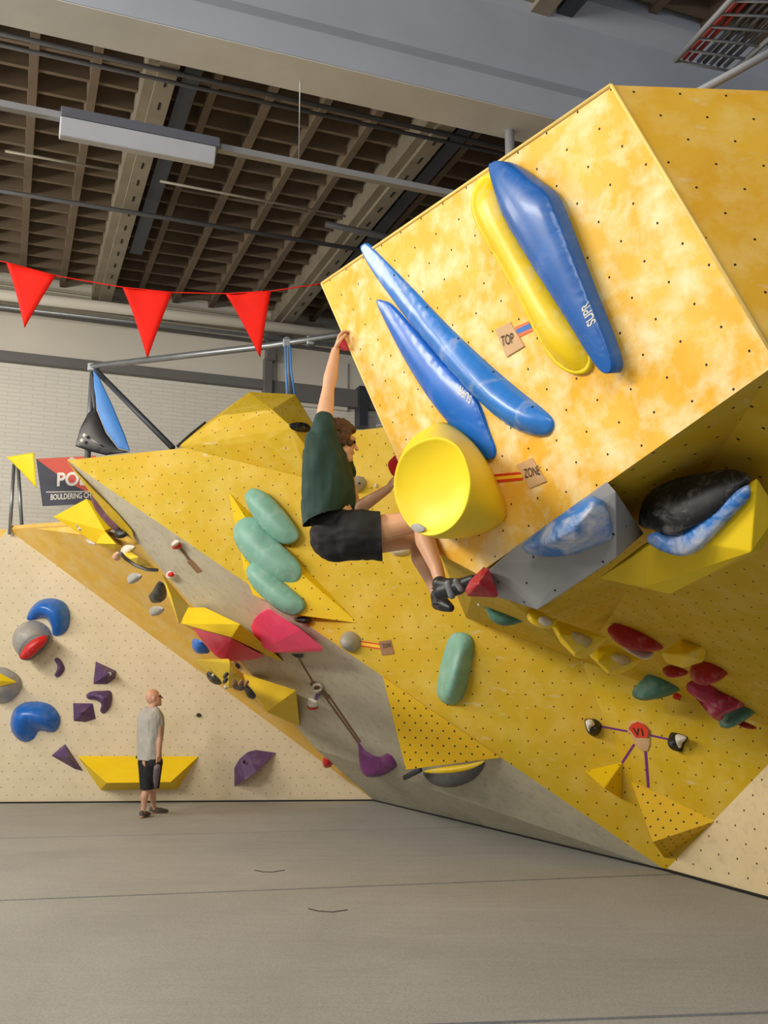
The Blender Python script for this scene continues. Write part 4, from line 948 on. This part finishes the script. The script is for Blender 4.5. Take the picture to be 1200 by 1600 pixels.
o = inflate('dark_hold', DP, [(453, 664), (462, 660), (476, 661), (484, 668), (480, 675), (465, 675), (456, 670)], 0.08, 'black'); tag(o, 'dark blue-grey hold on the dome volume left of the climber', HOLD)
tag(tube_obj('top_rail', [T.lerp(K, .98) + Vector((0, 0, .03)), T.lerp(K, 1.3) + Vector((0, 0, .03))], 0.03, 'steel', None, 8), 'grey steel rail on the wall top right of the climber head', 'rail')

# ------------------------------------------------------------------ bunting, banners, scaffolding
strp = [(-120, 385, 7.6), (10, 410, 7.2), (88, 431, 7.0), (192, 449, 6.7), (270, 457, 6.5), (352, 459, 6.25), (424, 455, 6.05), (503, 443, 5.85)]
tag(tube_obj('bunting_string', [PY(*q) for q in strp], 0.004, 'flag_red', None, 5), 'red cord holding the flags, tied to the boulder corner', 'cord')
def flag(name, a, b, c, lab, mat, wave=0.012, grp='red pennants on the cord'):
    A_, B_, C_ = PY(*a), PY(*b), PY(*c); bm = bmesh.new(); n = (B_ - A_).cross(C_ - A_).normalized(); N = 10; g = {}
    for i in range(N + 1):
        for j in range(N + 1 - i):
            u, v = j / N, i / N
            q = A_ + (B_ - A_) * u + (C_ - A_) * v + n * wave * math.sin(6 * u + 4 * v)
            g[i, j] = bm.verts.new(q)
    for i in range(N):
        for j in range(N - i):
            bm.faces.new((g[i, j], g[i, j + 1], g[i + 1, j]))
            if j + 1 <= N - i - 1: bm.faces.new((g[i, j + 1], g[i + 1, j + 1], g[i + 1, j]))
    o = finish(bm, name, mat, smooth=True); m = o.modifiers.new('solid', 'SOLIDIFY'); m.thickness = 0.003
    return tag(o, lab, 'flag', grp)
flag('pennant', (10, 410, 7.2), (88, 431, 7.0), (40, 513, 7.1), 'leftmost red triangular pennant', 'flag_red')
flag('pennant', (192, 449, 6.7), (270, 457, 6.5), (232, 561, 6.6), 'middle red triangular pennant', 'flag_red')
flag('pennant', (352, 458, 6.25), (424, 455, 6.05), (408, 559, 6.15), 'rightmost red triangular pennant nearest the boulder', 'flag_red')
flag('pennant', (10, 714, 14.2), (54, 707, 14.0), (58, 763, 14.1), 'yellow pennant left of the sponsor banner', 'flag_yel', grp=None)
# sponsor banner
bq = [(57, 717), (150, 712), (150, 787), (67, 791)]
BN = Plane(PY(57, 717, 15.2), PY(150, 712, 15.0), PY(67, 791, 15.2))
bn = plate('sponsor_banner', BN, bq, 0.01, 'navy'); tag(bn, 'navy and red sponsor banner with white lettering behind the far yellow wall', 'banner')
plate('red_field', BN, [(57, 717), (150, 712), (150, 775), (108, 755)], 0.003, 'bred', bn, h0=0.010)
text_on('headline', 'POD', BN, (89, 759), (143, 757), 'white', bn, 0.018, bold=0.03, size=0.21)
text_on('subline', 'BOULDERING CHAL', BN, (79, 781), (152, 777), 'white', bn, 0.018, bold=0.02, size=0.09)
plate('rule', BN, [(72, 768.3), (150, 767), (150, 768.3), (72, 769.5)], 0.003, 'white', bn, h0=0.014)
for k, (x0, x1, lab) in enumerate(((22, 15, 'left of two thin steel stand legs under the yellow pennant'), (28, 35, 'right of two thin steel stand legs under the yellow pennant'))):
    tag(tube_obj('stand_leg', [PY(x0, 725, 15.3), PY(x1, 835, 15.3)], 0.03, 'steel', None, 8), lab, 'stand')
# scaffold frame
sf = empty('scaffold_frame', PY(140, 720, 13.2), 'steel scaffold frame with long top tube behind the yellow wall', 'scaffold')
tube_obj('top_tube', [PY(140, 573, 13.2), PY(425, 540, 12.0), PY(560, 519, 11.5)], 0.045, 'steel', sf, 10)
tube_obj('upright', [PY(146, 570, 13.2), PY(140, 660, 13.2), PY(136, 726, 13.2)], 0.045, 'steel', sf, 10)
tube_obj('brace', [PY(148, 577, 13.2), PY(270, 700, 12.4)], 0.04, 'steel_d', sf, 10)
tube_obj('upright', [PY(449, 528, 11.9), PY(452, 620, 11.9)], 0.045, 'pipe_white', sf, 10)
for x, y, Y in ((144, 574, 13.2), (449, 537, 11.9), (486, 533, 11.8)):
    bm = bmesh.new(); box(bm, PY(x, y, Y), 0.11, 0.11, 0.13); bevel(finish(bm, 'clamp', 'steel', sf), 0.02)
tag(tube_obj('blue_rope', [PY(446, 540, 11.8), PY(447, 580, 11.8), PY(450, 618, 11.8)], 0.014, 'tarp_blue', None, 6), 'left blue rope hanging along the pale scaffold upright', 'rope')
tag(tube_obj('blue_rope', [PY(453, 540, 11.8), PY(455, 580, 11.8), PY(461, 618, 11.8)], 0.014, 'tarp_blue', None, 6), 'right blue rope hanging along the pale scaffold upright', 'rope')
def cloth(name, outline, Y, mat, lab, amp=0.025):
    P = Plane(PY(100, 600, Y), PY(200, 600, Y), PY(100, 700, Y)); o = inflate(name, P, outline, amp, mat, edge=0.004, sharp=True, round_=.5)
    return tag(o, lab, 'cloth')
cloth('blue_tarp', [(146, 578), (155, 590), (175, 632), (195, 680), (203, 704), (185, 700), (165, 672), (152, 640), (147, 605)], 13.0, 'tarp_blue', 'bright blue cloth hanging from the scaffold upright')
o = cloth('black_tarp', [(143, 578), (147, 590), (150, 640), (165, 676), (185, 702), (203, 706), (165, 711), (140, 705), (118, 697), (126, 668), (138, 645), (146, 640), (142, 610)], 13.05, 'tarp_black', 'glossy black banner cloth draped beside the blue cloth')
P_ = Plane(PY(100, 600, 12.95), PY(200, 600, 12.95), PY(100, 700, 12.95))
for x, y in ((132, 680), (128, 688)): inflate('white_dot', P_, [(x - 3, y), (x, y - 3), (x + 3, y), (x, y + 3)], 0.004, 'white', o, edge=0.004)
tube_obj('lettering', [P_.on(143, 687), P_.on(157, 695)], 0.012, 'hgrey', o, 5)

# ------------------------------------------------------------------ people
def organic(name, prims, voxel, mat, parent, smooth=6, cut=None, wrinkle=0.0, wf=(14, 14, 5)):
    bm = bmesh.new()
    base = [Vector((math.sin(p_) * math.cos(t), math.sin(p_) * math.sin(t), math.cos(p_))) for p_ in [math.pi * k / 10 for k in range(1, 10)] for t in [2 * math.pi * k / 16 for k in range(16)]] + [Vector((0, 0, 1)), Vector((0, 0, -1))]
    for pr in prims:
        b2 = bmesh.new()
        if pr[0] == 'c':
            _, a, ra, b, rb = pr
            for q in base: b2.verts.new(Vector(a) + q * ra); b2.verts.new(Vector(b) + q * rb)
        elif pr[0] == 'h':
            for c, rr in pr[1]:
                for q in base: b2.verts.new(Vector(c) + q * rr)
        else:
            _, c, rad, R = pr
            for q in base: b2.verts.new(Vector(c) + R @ Vector((q.x * rad[0], q.y * rad[1], q.z * rad[2])))
        r = bmesh.ops.convex_hull(b2, input=b2.verts)
        bmesh.ops.delete(b2, geom=[v for v in b2.verts if not v.link_faces], context='VERTS')
        me = bpy.data.meshes.new('t'); b2.to_mesh(me); b2.free(); bm.from_mesh(me); bpy.data.meshes.remove(me)
    wp = Vector(); q_ = parent
    while q_ is not None: wp += q_.location; q_ = q_.parent
    for v in bm.verts: v.co -= wp
    me = bpy.data.meshes.new(name); bm.to_mesh(me); bm.free()
    o = bpy.data.objects.new(name, me); COL.objects.link(o)
    m = o.modifiers.new('r', 'REMESH'); m.mode = 'VOXEL'; m.voxel_size = voxel
    if smooth:
        s = o.modifiers.new('s', 'SMOOTH'); s.factor = 0.5; s.iterations = smooth
    dg = bpy.context.evaluated_depsgraph_get(); dg.update()
    m2 = bpy.data.meshes.new_from_object(o.evaluated_get(dg)); o.modifiers.clear(); o.data = m2; bpy.data.meshes.remove(me)
    if wrinkle:
        nrm = [v.normal.copy() for v in m2.vertices]
        for v, n_ in zip(m2.vertices, nrm): v.co += n_ * wrinkle * (noise.noise(Vector((v.co.x * wf[0], v.co.y * wf[1], v.co.z * wf[2]))) + .5 * noise.noise(Vector((v.co.x * wf[0] * 2, v.co.y * wf[1] * 2, v.co.z * wf[2] * 2))))
    if cut:
        bm = bmesh.new(); bm.from_mesh(m2)
        for co, no in cut:
            bmesh.ops.bisect_plane(bm, geom=bm.verts[:] + bm.edges[:] + bm.faces[:], plane_co=Vector(co) - wp, plane_no=Vector(no), clear_outer=True)
        bm.to_mesh(m2); bm.free()
    m2.materials.clear(); m2.materials.append(M[mat] if isinstance(mat, str) else mat)
    for p_ in m2.polygons: p_.use_smooth = True
    m2.name = name; o.name = name; o.parent = parent
    return o
def basis(f, u):
    f = Vector(f).normalized(); u = Vector(u); u = (u - f * u.dot(f)).normalized(); s = f.cross(u); return f, u, s
def hand(pr, wr, d, n, wd, s=1.0, curl=0.5, spread=0.0):
    d = Vector(d).normalized(); n = Vector(n); n = (n - d * n.dot(d)).normalized(); w_ = Vector(wd); w_ = (w_ - d * w_.dot(d) - n * w_.dot(n)).normalized()
    for i, Lf in enumerate((.075, .084, .078, .06)):
        k = wr + d * .088 * s + w_ * (1.5 - i) * .0205 * s
        pr.append(('c', wr + d * .012 * s + w_ * (1.5 - i) * .012 * s, .0135 * s, k, .0105 * s))
        a = curl * 0.6; p_ = k
        for seg, rr in ((.45, .0092), (.31, .0084), (.24, .0076)):
            dr = d * math.cos(a) + n * math.sin(a) + w_ * spread * (1.5 - i); q = p_ + dr * Lf * seg * s
            pr.append(('c', p_, rr * s * 1.05, q, rr * s)); p_ = q; a += curl
    t0 = wr + d * .022 * s + w_ * .024 * s; t1 = t0 + (d * .55 + w_ * .75 + n * .25).normalized() * .042 * s; t2 = t1 + (d * .9 + w_ * .2 + n * .4).normalized() * .034 * s; t3 = t2 + (d * .9 - w_ * .1 + n * .5).normalized() * .025 * s
    pr += [('c', t0, .015 * s, t1, .0125 * s), ('c', t1, .0115 * s, t2, .0105 * s), ('c', t2, .0102 * s, t3, .0088 * s)]
def head(pr, c, f, u, s=1.0):
    f, u, sd = basis(f, u); R = Matrix((f, sd, u)).transposed()
    pr.append(('e', c + u * .022 * s - f * .012 * s, (.097 * s, .076 * s, .104 * s), R))
    pr.append(('e', c + f * .02 * s - u * .03 * s, (.07 * s, .062 * s, .075 * s), R))
    pr.append(('c', c - u * .055 * s + f * .02 * s, .052 * s, c - u * .092 * s + f * .062 * s, .026 * s))
    pr.append(('c', c + f * .088 * s + u * .012 * s, .010 * s, c + f * .112 * s - u * .026 * s, .0125 * s))
    pr.append(('c', c + f * .08 * s + u * .028 * s + sd * .035 * s, .013 * s, c + f * .08 * s + u * .028 * s - sd * .035 * s, .013 * s))
    pr.append(('c', c + f * .086 * s - u * .057 * s + sd * .016 * s, .0085 * s, c + f * .086 * s - u * .057 * s - sd * .016 * s, .0085 * s))
    for k in (-1, 1): pr.append(('e', c + sd * k * .077 * s - f * .006 * s - u * .005 * s, (.02 * s, .009 * s, .031 * s), R))
    return f, u, sd
def eyes(par, c, f, u, sd, s):
    for k in (-1, 1):
        e = organic('eye', [('e', c + f * .082 * s + sd * k * .031 * s + u * .006 * s, (.012 * s,) * 3, Matrix.Identity(3))], .004, 'gap', par, 0)
def shoe(par, heel, ball, toe, up, h, mat='shoe'):
    heel, ball, toe = Vector(heel), Vector(ball), Vector(toe)
    o = organic('shoe', [('c', heel, .042 * h, ball, .044 * h), ('c', ball, .044 * h, toe, .026 * h), ('c', heel, .040 * h, heel + Vector(up) * .05 * h, .043 * h), ('c', heel + Vector(up) * .045 * h, .036 * h, ball + Vector(up) * .012 * h, .036 * h)], .006, mat, par, 4)
    return o

# --- climber hanging from the boulder edge
L = PY
cl = empty('person', L(530, 838, 5.6), 'climber in dark green shirt and black shorts hanging from the boulder edge', 'person')
shr, elr, wrr = L(505, 668, 5.48), L(513, 607, 5.62), L(524, 548, 5.70)
shl, ell, wrl = L(527, 690, 5.80), L(556, 797, 5.92), L(606, 764, 5.74)
neck = L(519, 684, 5.62); hc = L(531, 692, 5.64)
hpr, knr, anr = L(542, 838, 5.54), L(660, 812, 5.46), L(690, 915, 5.27)
hpl, knl, anl = L(540, 845, 5.70), L(652, 842, 5.80), L(683, 932, 5.58)
I3 = Matrix.Identity(3)
pr = []
hf, hu, hs = head(pr, hc, (0.93, 0.35, -0.05), (-0.12, 0.05, 1), 0.98)
pr += [('c', neck, .055, hc - hu * .05, .052), ('c', L(508, 690, 5.64), .10, L(512, 735, 5.62), .125), ('c', L(512, 735, 5.62), .125, L(516, 790, 5.6), .115), ('c', L(516, 790, 5.6), .115, L(530, 835, 5.6), .125), ('c', shr, .058, L(510, 710, 5.6), .10), ('c', shl, .05, L(512, 715, 5.68), .09)]
def arm(sh, el, wr, k=1.0):
    m1 = sh.lerp(el, .45); m2 = el.lerp(wr, .28)
    return [('c', sh, .052 * k, m1, .050 * k), ('c', m1, .050 * k, el, .037 * k), ('c', el, .038 * k, m2, .043 * k), ('c', m2, .043 * k, wr, .026 * k)]
pr += arm(shr, elr, wrr) + arm(shl, ell, wrl)
def leg(hp, kn, an, k=1.0, back=Vector((-1, 0, 0))):
    m = kn.lerp(an, .33) + back * .018
    return [('c', hp, .086 * k, hp.lerp(kn, .5), .078 * k), ('c', hp.lerp(kn, .5), .080 * k, kn, .056 * k), ('c', kn, .055 * k, m, .058 * k), ('c', m, .058 * k, kn.lerp(an, .72), .040 * k), ('c', kn.lerp(an, .7), .040 * k, an, .033 * k)]
pr += leg(hpr, knr, anr) + leg(hpl, knl, anl)
hand(pr, wrr, L(530, 526, 5.70) - wrr, Vector((0.9, .1, -0.3)), Vector((0.1, -1, .1)), 1.0, 0.62)
hand(pr, wrl, L(622, 745, 5.66) - wrl, Vector((1, -.3, .2)), Vector((0, .2, 1)), 1.0, 0.55)
pr += [('c', anr, .036, L(688, 926, 5.27), .036), ('c', anl, .036, L(685, 944, 5.56), .034)]
organic('body', pr, .0045, 'skin', cl, 5)
eyes(cl, hc, hf, hu, hs, .98)
# curly hair
hp_ = []
rnd = random.Random(3)
for k in range(260):
    a = rnd.uniform(0, 2 * math.pi); b = rnd.uniform(-0.55, 1)
    dv = hf * math.cos(a) * math.sqrt(1 - b * b) + hs * math.sin(a) * math.sqrt(1 - b * b) + hu * b
    if dv.dot(hf) > 0.55 and b < 0.45: continue
    q = hc + hu * .03 - hf * .012 + hf * dv.dot(hf) * .10 + hs * dv.dot(hs) * .082 + hu * dv.dot(hu) * .108
    r_ = rnd.uniform(.012, .026); hp_.append(('e', q, (r_, r_, r_), I3))
organic('hair', hp_, .005, 'hair', cl, 0)
# shirt: loose tee with back flap
sh = [('h', [(L(499, 690, 5.50), .085), (L(526, 704, 5.76), .085), (L(506, 740, 5.52), .128), (L(520, 748, 5.70), .128), (L(505, 795, 5.52), .125), (L(524, 792, 5.66), .128)]), ('h', [(L(498, 780, 5.6), .10), (L(487, 828, 5.52), .05), (L(490, 828, 5.68), .05), (L(505, 800, 5.6), .12)]),
      ('c', shr + Vector((0, 0, -.02)), .070, shr.lerp(elr, .12), .066), ('c', shr, .072, L(505, 715, 5.58), .12), ('c', shl, .066, L(512, 720, 5.7), .12), ('c', shl, .066, shl.lerp(ell, .45), .062), ('c', neck, .07, L(508, 700, 5.6), .11)]
organic('shirt', sh, .007, 'shirt', cl, 8, wrinkle=.022, wf=(9, 9, 5), cut=[(L(520, 806, 5.6), (Vector((0.34, 0, -1)).normalized()))])
so = [('c', L(524, 838, 5.60), .150, L(560, 835, 5.56), .150), ('c', L(552, 834, 5.53), .140, L(604, 836, 5.50), .138), ('c', L(552, 842, 5.68), .130, L(604, 846, 5.72), .118), ('c', L(520, 812, 5.6), .128, L(528, 835, 5.6), .146)]
organic('shorts', so, .007, 'shorts', cl, 6, wrinkle=.016, wf=(8, 8, 12), cut=[(L(596, 836, 5.5), (1, 0, 0.05)), (L(515, 799, 5.6), Vector((-.35, 0, 1)).normalized())])
s1 = shoe(cl, L(688, 926, 5.27), L(716, 917, 5.17), L(739, 905, 5.10), Vector((-.05, 0, 1)), 1.0)
organic('strap', [('c', L(700, 912, 5.17), .02, L(706, 930, 5.17), .022), ('c', L(712, 908, 5.12), .016, L(720, 920, 5.12), .018)], .005, 'shoe_g', s1, 3)
s2 = shoe(cl, L(684, 943, 5.55), L(694, 945, 5.45), L(704, 950, 5.40), Vector((-.1, 0, 1)), .9)
for q0, q1 in (((684, 917), (675, 919)), ((684, 938), (677, 945))):
    tube_obj('pull_loop', [L(*q0, 5.3), L(*q1, 5.3), L(q0[0] + 1, q0[1] + 6, 5.3)], .006, 'shoe', cl, 6)

# --- man watching from the mats
fl_, fr_ = PZ(223, 1278, 0), PZ(240, 1271.5, 0)
Ym = 13.86
ml = empty('person', (fl_ + fr_) / 2, 'bald man in grey tank top standing on the mats, looking up', 'person')
pr = []
mc = L(240.5, 1091, Ym); sm = 1.06
hf, hu, hs = head(pr, mc, (0.90, 0.30, 0.22), (-0.2, 0, 1), sm)
f_, u_, s_ = basis((0.65, 0.76, 0), (0, 0, 1))   # s_ = his right side
ch = L(236, 1130, Ym); pv = L(235, 1188, Ym); sR = L(247, 1121, Ym - .10); sL = L(223, 1119, Ym + .10)
RT = Matrix((f_, s_, u_)).transposed()
pr += [('c', L(237, 1112, Ym), .058, mc - hu * .05, .056), ('e', ch, (.125, .185, .22), RT), ('e', L(235, 1160, Ym), (.11, .155, .2), RT), ('e', pv, (.12, .16, .13), RT), ('c', sR, .06, ch + s_ * .06 + u_ * .04, .09), ('c', sL, .06, ch - s_ * .06 + u_ * .04, .09), ('c', L(236, 1113, Ym), .06, sR, .055), ('c', L(236, 1113, Ym), .06, sL, .055)]
eR, wR = L(249, 1152, Ym - .12), L(247.5, 1181, Ym - .14); eL, wL = L(217.5, 1150, Ym + .14), L(219.5, 1178, Ym + .2)
pr += arm(sR, eR, wR, 1.0) + arm(sL, eL, wL, 1.0)
hand(pr, wR, (-.02, .05, -1), -s_, f_, .98, .35, .1); hand(pr, wL, (0.1, .1, -1), s_, f_, .98, .35, .1)
hR, hL = pv + s_ * .085 - u_ * .03, pv - s_ * .085 - u_ * .03
kL = L(229, 1233, Ym - .02); kR = L(239, 1231, Ym + .12)
aL = fl_ + Vector((0, 0, .09)); aR = fr_ + Vector((0, 0, .09))
pr += leg(hL, kL, aL, .92, -f_) + leg(hR, kR, aR, .92, -f_)
dL = Vector((.25, .9, 0)).normalized(); dR = Vector((.85, .35, 0)).normalized()
for a_, d_ in ((aL, dL), (aR, dR)): pr += [('c', a_, .036, a_ + Vector((0, 0, -.055)) - d_ * .03, .034), ('c', a_ + Vector((0, 0, -.06)) - d_ * .02, .03, a_ + Vector((0, 0, -.07)) + d_ * .15, .02)]
organic('body', pr, .006, 'skin2', ml, 4)
eyes(ml, mc, hf, hu, hs, sm)
tk = [('h', [(ch + s_ * k * .115 + u_ * .165 - f_ * .015, .062) for k in (-1, 1)] + [(ch + s_ * k * .085 + u_ * .05 - f_ * .01, .145) for k in (-1, 1)] + [(ch + s_ * k * .05 - u_ * .3, .125) for k in (-1, 1)] + [(ch + s_ * k * .06 - u_ * .5, .13) for k in (-1, 1)])]
organic('tank_top', tk, .008, 'tank', ml, 5, wrinkle=.014, wf=(12, 12, 5), cut=[(L(235, 1187, Ym), (0, 0, -1))])
so = [('c', pv + s_ * .06 + u_ * .05, .125, hR, .125), ('c', pv - s_ * .06 + u_ * .05, .125, hL, .125), ('c', hR, .122, hR.lerp(kR, .95), .092), ('c', hL, .122, hL.lerp(kL, .95), .092)]
shm = organic('shorts', so, .008, 'shorts', ml, 5, cut=[(L(235, 1233, Ym), (0, 0, -1)), (L(235, 1185, Ym), (0, 0, 1))])
organic('side_panel', [('c', hR + s_ * .10 - u_ * .05 - f_ * .02, .05, hR.lerp(kR, .9) + s_ * .07 - f_ * .02, .04)], .008, 'stripe', ml, 4)
for a_, d_ in ((aL, dL), (aR, dR)):
    shoe(ml, a_ + Vector((0, 0, -.045)) - d_ * .03, a_ + Vector((0, 0, -.048)) + d_ * .10, a_ + Vector((0, 0, -.06)) + d_ * .19, (0, 0, .6), .85, 'shoe_m')
#@@NEXT
